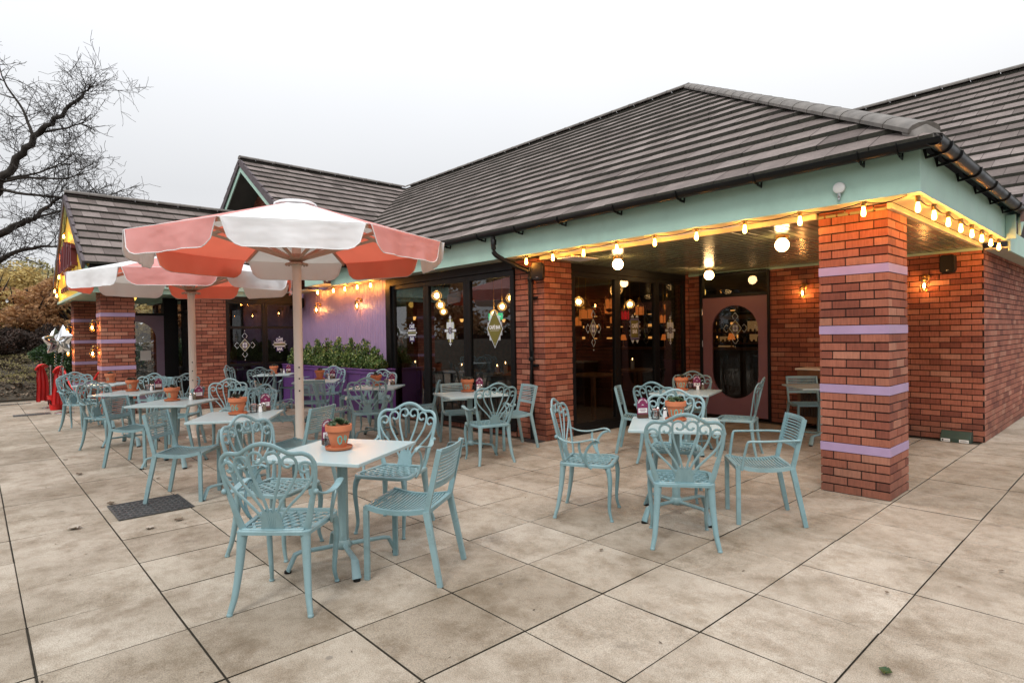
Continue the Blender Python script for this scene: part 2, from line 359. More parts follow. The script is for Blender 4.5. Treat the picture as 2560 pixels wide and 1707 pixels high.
# ================================================================== SETTING: ground
g=MB()
g.box(-400,-400,-.6,400,400,-.12); setp(g.build('ground',M['asphalt']),kind='structure')
PX0,PY0,PT=.02,-.093,.6056
b=MB(); b.box(-18.15,-14,-.3,16,14.5,-.012); setp(b.build('paving_bed',M['joint']),kind='structure')
def inside_bld(x,y): return (x<-4.2 and y>.15 and x>-18) or (y>3.8 and x<-.1)
p=MB(); random.seed(3)
GR=(-4.75,-4.86,-4.19,-4.30)
for i in range(-31,20):
    for j in range(-14,24):
        x0=PX0+i*PT; y0=PY0+j*PT
        if x0+PT<-18.2 or x0>12 or inside_bld(x0+.3,y0+.3) or (x0<-17.9): continue
        gx=.0034+rnd(-.0008,.0022); a=[(x0+gx,y0+gx),(x0+PT-gx,y0+gx),(x0+PT-gx,y0+PT-gx),(x0+gx,y0+PT-gx)]
        t=[rnd(-.0018,.0018) for _ in range(4)]; dz=rnd(-.001,.001); c=.0035
        top=[(q[0]+(c if k in(0,3) else -c), q[1]+(c if k<2 else -c), t[k]+dz) for k,q in enumerate(a)]
        low=[(q[0],q[1],t[k]+dz-.0022) for k,q in enumerate(a)]; bot=[(q[0],q[1],-.02) for q in a]
        p.add(top+low+bot,[(0,1,2,3)]+[(4+k,4+(k+1)%4,(k+1)%4,k) for k in range(4)]); p.add(low+bot,[(4+k,4+(k+1)%4,(k+1)%4,k) for k in range(4)],1)
setp(p.build('paving',[M['slab'],M['joint']]),kind='structure')
# mulch bank rising to the left of the terrace
bk=MB(); nx,ny=60,60
def bankz(x,y):
    d=(-18.0-x); z=.02+min(d,4.2)*.27*(1 if d>0 else 0)
    return max(0,z)+(.05*sin(x*3.1+y*1.7)+.04*sin(x*7.3-y*4.1))*min(1,d) if d>0 else .015
vs=[];fs=[]
for i in range(nx+1):
    for j in range(ny+1):
        x=-18.02-i*.9**0*.5; y=-30+j*1.0; vs.append((x,y,bankz(x,y)))
for i in range(nx):
    for j in range(ny): a=i*(ny+1)+j; fs.append((a,a+ny+1,a+ny+2,a+1))
bk.add(vs,fs); 
bk.add([(-18.02,-30,-.1),(-18.02,30,-.1),(-18.02,30,.03),(-18.02,-30,.03)],[(0,1,2,3)])
setp(bk.build('bank',M['bank'],smooth=180),kind='structure')

# ================================================================== BRICKWORK
def bricks(mb,O,u,n,L,z0,z1,phase=0,skip=(),lc=True,rc=True,holes=()):
    O=Vector(O);u=Vector(u);n=Vector(n);CH=.075
    k0=int(round(z0/CH)); k1=int(math.ceil(z1/CH-1e-6))
    mb.quad(*[O+u*x+Vector((0,0,z))-n*.011 for x,z in ((.011 if lc else 0,z0),(L-(.011 if rc else 0),z0),(L-(.011 if rc else 0),z1),(.011 if lc else 0,z1))],m=1)
    for k in range(k0,k1):
        if k in skip: continue
        zb=k*CH+.0062; zt=min(z1,(k+1)*CH-.0062)
        if zt-zb<.01: continue
        x=-.1125 if (k+phase)%2 else 0
        while x<L-.005:
            xa=max(0,x); xb=min(L,x+.215)
            x+=.225
            if xb-xa<.012: continue
            if any(xb>h[0] and xa<h[1] and zt>h[2] and zb<h[3] for h in holes):
                cut=False
                for h in holes:
                    if zt>h[2] and zb<h[3] and xb>h[0] and xa<h[1]:
                        if xa<h[0]-.012: xb=h[0]
                        elif xb>h[1]+.012: xa=h[1]
                        else: cut=True
                if cut or xb-xa<.012: continue
            lcc=lc and xa<=1e-6; rcc=rc and xb>=L-1e-6
            j=rnd(-.0012,.0012) if not (lcc or rcc) else 0
            F=[O+u*a+Vector((0,0,z))+n*j for a,z in ((xa,zb),(xb,zb),(xb,zt),(xa,zt))]
            B=[q-n*.014 for q in F]
            fs=[(0,1,2,3),(0,4,5,1),(2,6,7,3)]
            if not rcc: fs.append((1,5,6,2))
            if not lcc: fs.append((3,7,4,0))
            mb.add(F+B,fs,0)
def pillar(x0,y0,x1,y1,zt,parent,bands=(5,12,19,26),ph=(1,1,0,0),name='brick_pillar'):
    mb=MB()
    bricks(mb,(x0,y0,0),(1,0,0),(0,-1,0),x1-x0,0,zt,ph[0],bands)
    bricks(mb,(x1,y0,0),(0,1,0),(1,0,0),y1-y0,0,zt,ph[1],bands)
    bricks(mb,(x1,y1,0),(-1,0,0),(0,1,0),x1-x0,0,zt,ph[2],bands)
    bricks(mb,(x0,y1,0),(0,-1,0),(-1,0,0),y1-y0,0,zt,ph[3],bands)
    mb.quad((x0,y0,zt),(x1,y0,zt),(x1,y1,zt),(x0,y1,zt),m=1)
    o=mb.build(name,[M['brick'],M['mortar']],parent)
    for k in bands:
        q=MB(); e=.0035; q.box(x0-e,y0-e,k*.075-.001,x1+e,y1+e,k*.075+.0745); q.build('painted_band',M['band'],o,bevel=.002)
    return o
cafe=thing('cafe_building','single storey red brick cafe with brown tiled roofs, mint fascias and a lit open porch','building',(0,0,0))
random.seed(11)
pillar(-.5525,0,0,.5525,2.522,cafe)
PL=M['brick'],M['mortar']
# facade pier left of the porch, wrapping into the porch
mb=MB(); bricks(mb,(-4.69,.05,0),(1,0,0),(0,-1,0),.577,0,2.52,1,lc=False); bricks(mb,(-4.113,.05,0),(0,1,0),(1,0,0),.56,0,2.50,1,rc=False)
mb.build('brick_pier',PL,cafe)
# porch back wall, strip left of the door, return wall
mb=MB(); bricks(mb,(-2.66,3.734,0),(1,0,0),(0,-1,0),2.71,0,2.47,0,lc=False); bricks(mb,(.05,3.734,0),(0,1,0),(1,0,0),7.2,0,2.47,0,rc=False)
bricks(mb,(-4.11,3.734,0),(1,0,0),(0,-1,0),.215,0,2.47,1,lc=False,rc=False); bricks(mb,(-4.113,3.62,0),(0,1,0),(1,0,0),.115,0,2.5,0,lc=False,rc=False)
mb.build('brick_wall',PL,cafe)
# wing: pier beside the glazing, gable walls
mb=MB(); bricks(mb,(-12.11,-2.25,0),(0,1,0),(1,0,0),.6,0,2.5,1,rc=False); bricks(mb,(-12.66,-2.25,0),(1,0,0),(0,-1,0),.55,0,2.5,1)
bricks(mb,(-12.66,-1.7,0),(0,-1,0),(-1,0,0),.55,0,2.5,0)
mb.build('brick_pier',PL,cafe)
mb=MB(); bricks(mb,(-19.2,.2,0),(1,0,0),(0,-1,0),9.3,2.55,3.0,0)
for k in range(40,80):   # stepped courses up into the gable triangle
    z=k*.075; h=(6.02-z)/.655
    if h<.2: break
    bricks(mb,(-14.53-h,.2,0),(1,0,0),(0,-1,0),2*h,z,z+.075,k%2,lc=False,rc=False)
mb.build('brick_gable',PL,cafe)
# entrance pillars under the yellow gable
pillar(-12.88,-3.87,-12.33,-3.30,2.5,cafe)
pillar(-16.98,-3.87,-16.43,-3.30,2.5,cafe)

# ================================================================== ROOFS
def clip(poly,reg):
    for i in range(len(reg)):
        a=reg[i]; b=reg[(i+1)%len(reg)]; outp=[]
        for j in range(len(poly)):
            p,q=poly[j],poly[(j+1)%len(poly)]
            sp=(b[0]-a[0])*(p[1]-a[1])-(b[1]-a[1])*(p[0]-a[0]); sq=(b[0]-a[0])*(q[1]-a[1])-(b[1]-a[1])*(q[0]-a[0])
            if sp>=0: outp.append(p)
            if (sp>=0)!=(sq>=0): t=sp/(sp-sq); outp.append((p[0]+(q[0]-p[0])*t,p[1]+(q[1]-p[1])*t))
        poly=outp
        if len(poly)<3: return []
    return poly
SL=.655; CS=sqrt(1+SL*SL)
def tiles(mb,O,u,v,reg,smax):
    """O eave origin, u along the eave, v horizontal up-slope direction; reg convex polygon (CCW) in (u, plan t)."""
    O=Vector(O);u=Vector(u);v=Vector(v); G=.345/CS; us=[r[0] for r in reg]; u0,u1=min(us),max(us)
    k=0
    while k*G<smax:
        t0=k*G-.02; t1=(k+1)*G+.01; off=(k%2)*.165
        i=int((u0-.33)/.33)-1
        while i*.33<u1+.33:
            a=i*.33+off; w=.3245; i+=1
            pl=clip([(a,t0),(a+w,t0),(a+w,t1),(a,t1)],reg)
            if not pl: continue
            tl=rnd(-.0025,.0025); h0=.047+rnd(-.003,.003)
            H=lambda q:(h0*(1-(q[1]-t0)/(t1-t0))+.006+tl*(q[0]-a)/w)
            P=[O+u*q[0]+v*q[1]+Vector((0,0,SL*q[1]+H(q))) for q in pl]
            n=u.cross(v+Vector((0,0,SL)))
            if n.z<0: idx=tuple(range(len(P)))[::-1]
            else: idx=tuple(range(len(P)))
            base=len(mb.v); 
            mb.add(P,[idx],0)
            for j in range(len(pl)):
                q,r=pl[j],pl[(j+1)%len(pl)]
                if abs(q[1]-t0)<1e-6 and abs(r[1]-t0)<1e-6:
                    A,B=P[j],P[(j+1)%len(pl)]; D=Vector((0,0,-h0)); mb.add([A,B,B+D,A+D],[(0,1,2,3) if n.z<0 else (3,2,1,0)],1)
        k+=1
def slab_roof(mb,pts,m=2): mb.poly(pts,m)
random.seed(5)
RM=[M['tile'],M['tile_edge'],M['tile_edge']]
mb=MB(); tiles(mb,(0,-.45,2.86),(1,0,0),(0,1,0),[(-9.57,-.05),(.45,-.05),(-4.515,4.965),(-14.53,4.965)],4.96)
mb.poly([(-9.57,-.45,2.855),(.45,-.45,2.855),(-4.515,4.515,6.107),(-14.53,4.515,6.107)],2)
front_roof=mb.build('roof',RM,cafe)
mb=MB(); tiles(mb,(.45,0,2.86),(0,1,0),(-1,0,0),[(-.45,-.05),(3.49,-.05),(8.45,4.965),(4.515,4.965)],4.96)
mb.poly([(.45,-.45,2.855),(.45,3.49,2.855),(-4.515,8.45,6.107),(-4.515,4.515,6.107)],2)
mb.build('roof',RM,cafe)
mb=MB(); tiles(mb,(0,3.49,2.86),(1,0,0),(0,1,0),[(.44,-.05),(.46,-.05),(.46,4.965),(-4.515,4.965)],4.96)
mb.poly([(.45,3.49,2.855),(.46,3.49,2.855),(.46,8.45,6.107),(-4.515,8.45,6.107)],2)
mb.poly([(.46,8.45,6.107),(.46,13.4,2.855),(-9,13.4,2.855),(-4.515,8.45,6.107)],2)
side_roof=mb.build('roof',RM,cafe)
mb=MB(); tiles(mb,(-9.57,0,2.86),(0,-1,0),(-1,0,0),[(.45,-.05),(.5,-.05),(.5,4.965),(-4.515,4.965)],4.96)
mb.poly([(-9.57,-.5,2.855),(-9.57,-.45,2.855),(-14.53,4.515,6.107),(-14.53,-.5,6.107)],2)
tiles(mb,(-19.49,0,2.86),(0,-1,0),(1,0,0),[(-8,-.05),(.5,-.05),(.5,4.965),(-8,4.965)],4.96)
mb.poly([(-19.49,-.5,2.855),(-14.53,-.5,6.107),(-14.53,8,6.107),(-19.49,8,2.855)],2)
gable_roof=mb.build('roof',RM,cafe)
mb=MB(); tiles(mb,(-11.95,0,2.93),(0,-1,0),(-1,0,0),[(-.2,-.05),(4.15,-.05),(4.15,2.66),(-.2,2.66)],2.66)
mb.poly([(-11.95,-4.15,2.925),(-11.95,.2,2.925),(-14.61,.2,4.665),(-14.61,-4.15,4.665)],2)
tiles(mb,(-17.27,0,2.93),(0,-1,0),(1,0,0),[(-.2,-.05),(4.15,-.05),(4.15,2.66),(-.2,2.66)],2.66)
mb.poly([(-17.27,-4.15,2.925),(-14.61,-4.15,4.665),(-14.61,.2,4.665),(-17.27,.2,2.925)],2)
small_roof=mb.build('roof',RM,cafe)
def ridge(pts,parent,r=.115,seg=.45,endcap=False):
    mb=MB(); A,B=Vector(pts[0]),Vector(pts[1]); d=(B-A); n=int(d.length/seg); d.normalize(); side=d.cross(Vector((0,0,1))).normalized(); up=side.cross(d)
    for i in range(n):
        a=A+d*(i*seg); bq=A+d*((i+1)*seg-.006); rr0=r*1.03; rr1=r*rnd(.975,.995); K=8; vs=[]
        for (c,q) in ((a,rr0),(a+d*.022,rr0),(a+d*.026,rr1),(bq,rr1)):
            for k in range(K+1): an=pi*(-.08+1.16*k/K); vs.append(c+side*(q*cos(an))+up*(q*.56*sin(an)-.01))
        fs=[]
        for s in range(3):
            for k in range(K): fs.append((s*(K+1)+k,(s+1)*(K+1)+k,(s+1)*(K+1)+k+1,s*(K+1)+k+1))
        fs.append(tuple(range(K+1))); mb.add(vs,fs)
    return mb.build('ridge_tiles',M['ridge'],parent,smooth=40)
ridge([(.34,-.34,2.98),(-4.56,4.56,6.2)],front_roof,.118,.375)
ridge([(-4.5,4.515,6.17),(-14.6,4.515,6.17)],front_roof)
ridge([(.46,8.45,6.17),(-4.6,8.45,6.17)],side_roof)
ridge([(-14.53,-.52,6.17),(-14.53,4.6,6.17)],gable_roof)
ridge([(-14.61,-4.17,4.74),(-14.61,.2,4.74)],small_roof)
# solid end block of the hip
mb=MB(); 
for k in range(1): mb.prism([(.31,-.46,2.88),(.46,-.31,2.88),(.43,-.29,2.955),(.36,-.36,3.01),(.29,-.43,2.955)],(-.12,.12,.09))
mb.build('hip_end_tile',M['ridge'],front_roof,smooth=60,bevel=.01)
# verge tiles on the gables
def verge(parent,X0,z0,X1,z1,y,sgn):
    mb=MB(); A=Vector((X0,y,z0));B=Vector((X1,y,z1)); d=B-A; n=int(d.length/.35); step=d/n
    nrm=Vector((-d.z,0,d.x)).normalized(); nrm=nrm if nrm.z>0 else -nrm
    for i in range(n):
        a=A+step*i; bq=A+step*(i+1)*1.0; lift=nrm*.035
        P=[a+lift*1.3,bq+lift*.5,bq-nrm*.13,a-nrm*.13]; mb.prism(P,(0,.05,0))
    mb.build('verge_tiles',M['verge'],parent)
verge(gable_roof,-9.57,2.86,-14.5,6.1,-.54,1); verge(gable_roof,-19.49,2.86,-14.56,6.1,-.54,1)
verge(small_roof,-11.95,2.93,-14.58,4.66,-4.19,1); verge(small_roof,-17.27,2.93,-14.64,4.66,-4.19,1)
verge(side_roof,.46,2.86,.46,2.87,3.5,1) if False else None
mb=MB(); A=Vector((.46,3.40,2.80)); 
for i in range(17):
    t=i*.345/CS; q=Vector((.44,3.44+t,2.84+SL*t)); mb.prism([q+Vector((0,0,.07)),q+Vector((0,.288,.07+.17)),q+Vector((0,.288,.03)),q+Vector((0,0,-.14))],(.05,0,0))
mb.build('verge_tiles',M['verge'],side_roof)

# ================================================================== FASCIAS, SOFFITS, GUTTERS
def bx(name,mat,parent,*c,bev=.003):
    mb=MB(); mb.box(*c); return mb.build(name,M[mat],parent,bevel=bev)
fa=bx('fascia','mint',cafe,-9.85,-.30,2.52,.30,-.275,2.86)
bx('fascia','mint',cafe,.275,-.275,2.52,.30,3.73,2.86)
bx('fascia','mint',cafe,-11.98,-4.12,2.5,-11.955,-.5,2.86)
bx('fascia','mint',cafe,-10.75,-.46,2.56,-9.87,-.44,2.78)
bx('soffit','soffit',cafe,-9.85,-.274,2.522,.274,-.045,2.535,bev=0)
bx('soffit','soffit',cafe,.045,-.044,2.522,.274,3.72,2.535,bev=0)
bx('soffit','soffit',cafe,-10.75,-.44,2.56,-9.86,.03,2.57,bev=0)
bx('soffit','soffit',cafe,-11.95,-.44,2.50,-10.76,.1,2.51,bev=0)
bx('porch_beam','soffit',cafe,-4.10,-.042,2.47,-.56,-.004,2.52)
bx('porch_beam','soffit',cafe,.004,-.04,2.47,.042,3.72,2.52)
bx('soffit','soffit',cafe,.06,3.735,2.44,.30,11,2.46,bev=0)
bx('fascia','mint',cafe,.285,3.74,2.40,.31,11,2.66)
# raking verge board and lit soffit of the side gable
mb=MB(); mb.prism([(.40,3.60,2.78),(.40,8.45,5.96),(.40,8.45,5.74),(.40,3.60,2.56)],(.025,0,0)); mb.build('barge_board',M['mint'],cafe)
mb=MB(); mb.quad((.06,3.55,2.72),(.40,3.55,2.72),(.40,8.45,5.93),(.06,8.45,5.93)); mb.build('soffit',M['mint'],cafe)
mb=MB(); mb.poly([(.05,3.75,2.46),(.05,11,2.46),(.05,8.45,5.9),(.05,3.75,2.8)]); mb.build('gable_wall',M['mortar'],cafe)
bx('fascia','mint',cafe,.302,3.45,2.52,.40,3.475,2.80)
# boarded porch ceiling
mb=MB(); x=-4.1
while x<-.0:
    mb.box(x+.007,-.002,2.472,x+.093,3.73,2.496); x+=.1
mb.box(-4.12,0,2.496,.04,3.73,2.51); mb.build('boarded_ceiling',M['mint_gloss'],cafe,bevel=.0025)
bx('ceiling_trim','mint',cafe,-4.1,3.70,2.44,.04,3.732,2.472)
# gutters
def gutter(p0,p1,out,parent,brackets):
    P0,P1=Vector(p0),Vector(p1); d=(P1-P0).normalized(); o=Vector(out); mb=MB(); r=.057; K=10; vs=[]
    for c in (P0,P1):
        for k in range(K+1): a=pi+pi*k/K; vs.append(c+o*(r*cos(a))+Vector((0,0,r*sin(a))))
        for k in range(K,-1,-1): a=pi+pi*k/K; vs.append(c+o*((r-.004)*cos(a))+Vector((0,0,(r-.004)*sin(a))))
    n=2*(K+1); fs=[(k,(k+1)%n,n+(k+1)%n,n+k) for k in range(n)]+[tuple(range(n-1,-1,-1)),tuple(range(n,2*n))]
    mb.add(vs,fs); g_=mb.build('gutter',M['black_plastic'],parent,smooth=50)
    for s in brackets:
        c=P0+d*s; q=MB(); pts=[c+o*((r+.004)*cos(pi+pi*k/10))+Vector((0,0,(r+.004)*sin(pi+pi*k/10))) for k in range(11)]
        pts.append(c+o*(r+.004)+Vector((0,0,.012))); q.tube(pts,.011,.0035,4,ref=tuple(d),square=True)
        q.tube([c-o*(r+.055)+Vector((0,0,-.01)),c-o*(r+.045)-Vector((0,0,.075)),c-o*.02-Vector((0,0,.066))],.012,.005,4,ref=tuple(d),square=True)
        q.build('gutter_bracket',M['black_plastic'],g_)
    return g_
gutter((.47,-.425,2.868),(-9.9,-.425,2.868),(0,-1,0),cafe,[.28,.55,1.4,2.2,2.99,3.83,4.6,5.37,6.2,7.0,7.8,8.6,9.4])
gutter((.425,-.47,2.866),(.425,3.55,2.866),(1,0,0),cafe,[.25,.6,1.35,2.1,2.85,3.6])
gutter((-11.88,-4.1,2.88),(-11.88,-.55,2.88),(1,0,0),cafe,[.5,1.5,2.5])
# downpipe with swan neck beside the pier
mb=MB(); mb.tube(catmull([(-4.62,-.42,2.82),(-4.62,-.41,2.66),(-4.60,-.38,2.56),(-4.45,-.13,2.41),(-4.335,-.02,2.33),(-4.325,-.005,2.2),(-4.325,-.005,.02)],6),.034,None,14)
for z in (2.2,1.1): mb.lathe([(.038,0),(.041,.004),(.041,.05),(.038,.054)],14,(-4.325,-.005,z))
mb.lathe([(.036,0),(.040,.003),(.040,.07),(.036,.075)],14,(-4.62,-.41,2.70))
dp=mb.build('downpipe',M['black_plastic'],cafe,smooth=50)
for z in (1.02,1.96):
    q=MB(); q.box(-4.37,.012,z,-4.25,.048,z+.028); q.tube([(-4.27,.02,z+.014),(-4.215,.02,z+.014)],.012,.014,6); q.build('pipe_bracket',M['black_plastic'],dp)
# drip tray grate at the pipe foot
mb=MB(); mb.box(-4.42,-.16,.001,-4.12,.04,.006)
for i in range(9): mb.box(-4.415+i*.034,-.155,.006,-4.398+i*.034,.035,.012)
setp(mb.build('drain_grate',M['grate']),'small dark drain grate at the foot of the black downpipe','drain grate')
# gable fronts
mb=MB(); mb.prism([(-9.62,-.50,2.80),(-14.53,-.50,6.02),(-14.53,-.50,5.80),(-9.62,-.50,2.58)],(0,.03,0)); mb.build('barge_board',M['mint'],cafe,bevel=.003)
mb=MB(); mb.prism([(-19.44,-.50,2.80),(-14.53,-.50,6.02),(-14.53,-.50,5.80),(-19.44,-.50,2.58)],(0,.03,0)); mb.build('barge_board',M['mint'],cafe,bevel=.003)
mb=MB(); mb.quad((-19.44,-.47,2.72),(-14.53,-.47,5.94),(-14.53,.2,5.94),(-19.44,.2,2.72)); mb.quad((-9.62,-.47,2.72),(-9.62,.2,2.72),(-14.53,.2,5.94),(-14.53,-.47,5.94)); mb.build('soffit',M['soffit_shade'],cafe)
yg=MB(); yg.prism([(-17.05,-4.10,2.46),(-12.17,-4.10,2.46),(-12.17,-4.10,2.95),(-14.61,-4.10,4.48),(-17.05,-4.10,2.95)],(0,.05,0)); ygo=yg.build('yellow_gable_panel',M['yellow'],cafe)
for s in (-1,1):
    mb=MB(); mb.prism([(-14.61,-4.16,4.60),(-14.61,-4.16,4.52),(-14.61+s*2.6,-4.16,2.82),(-14.61+s*2.6,-4.16,2.90)],(0,.055,0)); mb.build('barge_board',M['mint'],cafe,bevel=.003)
mb=MB(); mb.box(-17.08,-4.13,2.40,-12.12,-4.03,2.462); mb.box(-12.17,-4.02,2.40,-12.05,-.6,2.5); mb.build('entrance_beam',M['mint'],cafe,bevel=.003)
mb=MB(); mb.box(-17.05,-4.03,2.47,-12.17,-2.1,2.5); mb.box(-12.05,-4.1,2.50,-11.98,-.6,2.53); mb.build('entrance_ceiling',M['mint'],cafe)
# burgundy built-up lettering on the gable (reads only as strokes from the side)
mb=MB(); xs=-15.9; random.seed(21)
for i in range(9):
    h=.62-abs(i-4)*.05; z=3.02
    mb.box(xs,-4.21,z,xs+.07,-4.10,z+h)
    if i%2==0: mb.box(xs+.07,-4.21,z+h-.07,xs+.19,-4.10,z+h); mb.box(xs+.07,-4.21,z,xs+.19,-4.10,z+.07)
    xs+=.30
mb.build('sign_lettering',M['burgundy'],ygo,bevel=.004)
mb=MB()
for i in range(10): mb.box(-16.2+i*.36,-4.14,2.62,-16.05+i*.36,-4.10,2.72)
mb.build('sign_lettering',M['burgundy'],ygo)

# ================================================================== WALLS, GLAZING
def text_mb(body,size,extrude=.0006,bold=0,sx=1):
    cu=bpy.data.curves.new('t','FONT'); cu.body=body; cu.size=size; cu.align_x='CENTER'; cu.align_y='CENTER'; cu.extrude=extrude; cu.offset=bold; cu.resolution_u=3; cu.space_line=.9
    ob=bpy.data.objects.new('t',cu); COL.objects.link(ob); bpy.context.view_layer.update()
    me=bpy.data.meshes.new_from_object(ob.evaluated_get(bpy.context.evaluated_depsgraph_get()))
    mb=MB(); mb.add([(v.co.x*sx,v.co.y,v.co.z) for v in me.vertices],[tuple(p.vertices) for p in me.polygons])
    bpy.data.objects.remove(ob); bpy.data.curves.remove(cu); bpy.data.meshes.remove(me); return mb
def plane_M(origin,u,n):
    u=Vector(u);n=Vector(n);v=Vector((0,0,1)); o=Vector(origin)
    return Matrix(((u.x,v.x,n.x,o.x),(u.y,v.y,n.y,o.y),(u.z,v.z,n.z,o.z),(0,0,0,1)))
class Dec:
    """flat window graphics drawn in local (x right, y up) metres"""
    def __init__(s): s.mb=MB(); s.z=0
    def fill(s,pts,m): s.z+=.00025; s.mb.prism([(x,y,s.z) for x,y in pts],(0,0,.0004),m)
    def line(s,pts,w,m,closed=True):
        s.z+=.00025; n=len(pts)
        for i in range(n if closed else n-1):
            a,b=Vector(pts[i]),Vector(pts[(i+1)%n]); d=(b-a); 
            if d.length<1e-6: continue
            d.normalize(); q=Vector((-d.y,d.x))*w/2; a=a-d*w/2; b=b+d*w/2
            s.mb.prism([(*(a-q),s.z),(*(b-q),s.z),(*(b+q),s.z),(*(a+q),s.z)],(0,0,.0004),m)
    def text(s,body,size,x,y,m,bold=.004,sx=.8):
        s.z+=.001; t=text_mb(body,size,.0003,bold,sx); s.mb.merge(t,Matrix.Translation((x,y,s.z)),m)
DM=[M['stonewhite'],M['violet'],M['gold'],M['piping']]
def rect(x,y,w,h): return [(x-w/2,y-h/2),(x+w/2,y-h/2),(x+w/2,y+h/2),(x-w/2,y+h/2)]
def dia(x,y,w,h): return [(x,y-h/2),(x+w/2,y),(x,y+h/2),(x-w/2,y)]
def dec_lozenge(k=1,kx=1):
    d=Dec(); W=.0075
    d.fill(dia(0,0,.21*kx,.25*k),2); d.fill(dia(0,0,.155*kx,.19*k),1)
    d.line(dia(0,0,.23*kx,.27*k),W,0); d.line(rect(0,0,.085*kx,.10*k),.006,0); d.fill(rect(0,0,.075*kx,.085*k),0); d.line(dia(0,0,.06*kx,.07*k),.008,1); d.fill(dia(0,0,.035*kx,.045*k),1)
    for sx,sy in ((0,1),(0,-1),(1,0),(-1,0)):
        cx,cy=sx*.165*kx,sy*.195*k
        if sy: pts=[(cx-.055*kx,cy-sy*.0*k),(cx,cy+sy*.06*k),(cx+.055*kx,cy),(cx+.03*kx,cy-sy*.025*k)]; d.line([(-.055*kx,cy),(0,cy+sy*.065*k),(.055*kx,cy),(.03*kx,cy-sy*.035*k)],W,0,False); d.line([(-.055*kx,cy),(-.03*kx,cy-sy*.035*k)],W,0,False)
        else: d.line([(cx,-.065*k),(cx+sx*.055*kx,0),(cx,.065*k),(cx-sx*.03*kx,.035*k)],W,0,False); d.line([(cx,-.065*k),(cx-sx*.03*kx,-.035*k)],W,0,False)
    for sy in (1,-1): d.fill(dia(0,sy*.305*k,.022,.03),0)
    return d
def dec_cross(k=1):
    d=Dec()
    d.fill(rect(0,0,.235,.205),2); d.fill(rect(0,0,.13,.37),2)
    for sx in (1,-1):
        for sy in (1,-1): d.fill(rect(sx*.058,sy*.085,.078,.105),0)
        d.fill(rect(sx*.105,0,.10,.038),0); d.line(rect(sx*.105,0,.10,.05),.005,1)
    for sy in (1,-1):
        d.fill(rect(0,sy*.125,.032,.14),3); d.fill(rect(0,sy*.215,.06,.018),0); d.fill(dia(0,sy*.235,.03,.03),0)
    d.fill(rect(0,0,.075,.105),1); d.line(dia(0,0,.05,.085),.007,0); d.fill(dia(0,0,.02,.04),2)
    return d
def dec_cafebar():
    d=Dec()
    for sy,tx in ((1,'CAFÉ'),(-1,'BAR')):
        d.fill(rect(0,sy*.107,.165,.10),1); d.text(tx,.082,0,sy*.107,0)
        d.fill(dia(0,sy*.175,.035,.035),0); d.fill(rect(0,sy*.042,.235,.020),3)
    d.fill(rect(0,0,.27,.026),2); d.line(rect(0,0,.27,.034),.004,0)
    for sx in (1,-1):
        for y in (.075,.04,-.04,-.075): d.fill(dia(sx*.125,y,.018,.022),0)
        d.fill(dia(sx*.15,0,.03,.03),0)
    return d
def dec_diamond():
    d=Dec(); d.fill(rect(0,0,.23,.32),0); d.fill(rect(0,0,.30,.17),0); d.line(rect(0,0,.24,.34),.006,3); d.line(rect(0,0,.32,.19),.006,3); d.fill(dia(0,0,.37,.58),0); d.fill(dia(0,0,.345,.55),1); d.fill(dia(0,0,.335,.535),2)
    d.text('CAFÉ BAR',.072,0,.02,3,.003); d.line([(-.1,-.025),(.1,-.025)],.004,3,False)
    for sy in (1,-1): d.fill(dia(0,sy*.21,.012,.012),3)
    return d
def dec_rect():
    d=Dec(); d.fill(rect(0,0,.24,.34),1); d.fill(rect(0,0,.19,.27),2); d.text('CAFÉ',.085,0,.045,3); d.text('BAR',.085,0,-.045,3); d.line(rect(0,0,.215,.305),.005,0)
    for sx in (-1,1):
        for sy in (-1,1): d.fill([(sx*.06-.045,sy*.18),(sx*.06+.045,sy*.18),(sx*.06,sy*.235)],0)
        for y in (-.1,-.03,.04,.11): d.fill(dia(sx*.135,y,.02,.035),0)
    return d
def window(parent,O,u,n,w,z0,z1,frame=.06,depth=.06,decal=None,dx=0,dz=1.56,bars=()):
    """framed pane with its graphic; O=(x,y) at the left edge seen from outside"""
    u=Vector(u);n=Vector(n);O=Vector((O[0],O[1],0)); Mx=plane_M(O,u,n); mb=MB(); fr=frame
    mb.box(0,z0,-depth,w,z0+fr,0); mb.box(0,z1-fr,-depth,w,z1,0); mb.box(0,z0+fr,-depth,fr,z1-fr,0); mb.box(w-fr,z0+fr,-depth,w,z1-fr,0)
    for zb in bars: mb.box(fr,zb-.03,-depth+.004,w-fr,zb+.03,-.004)
    q=MB(); q.merge(mb,Mx); wn=q.build('window',M['black'],parent,bevel=.004)
    g_=MB(); 
    zz=[z0+fr-.004]+[b_ for b_ in bars]+[z1-fr+.004]
    for a,b_ in zip(zz[:-1],zz[1:]):
        g_.quad(*[O+u*x+Vector((0,0,z))-n*(depth*.5) for x,z in ((fr-.004,a),(w-fr+.004,a),(w-fr+.004,b_),(fr-.004,b_))])
    g_.build('pane',M['glass'],wn)
    if decal:
        q=MB(); q.merge(decal.mb,plane_M(O+u*dx+Vector((0,0,dz))-n*(depth*.5-.002),u,n)); q.build('window_graphic',DM,wn)
    return wn
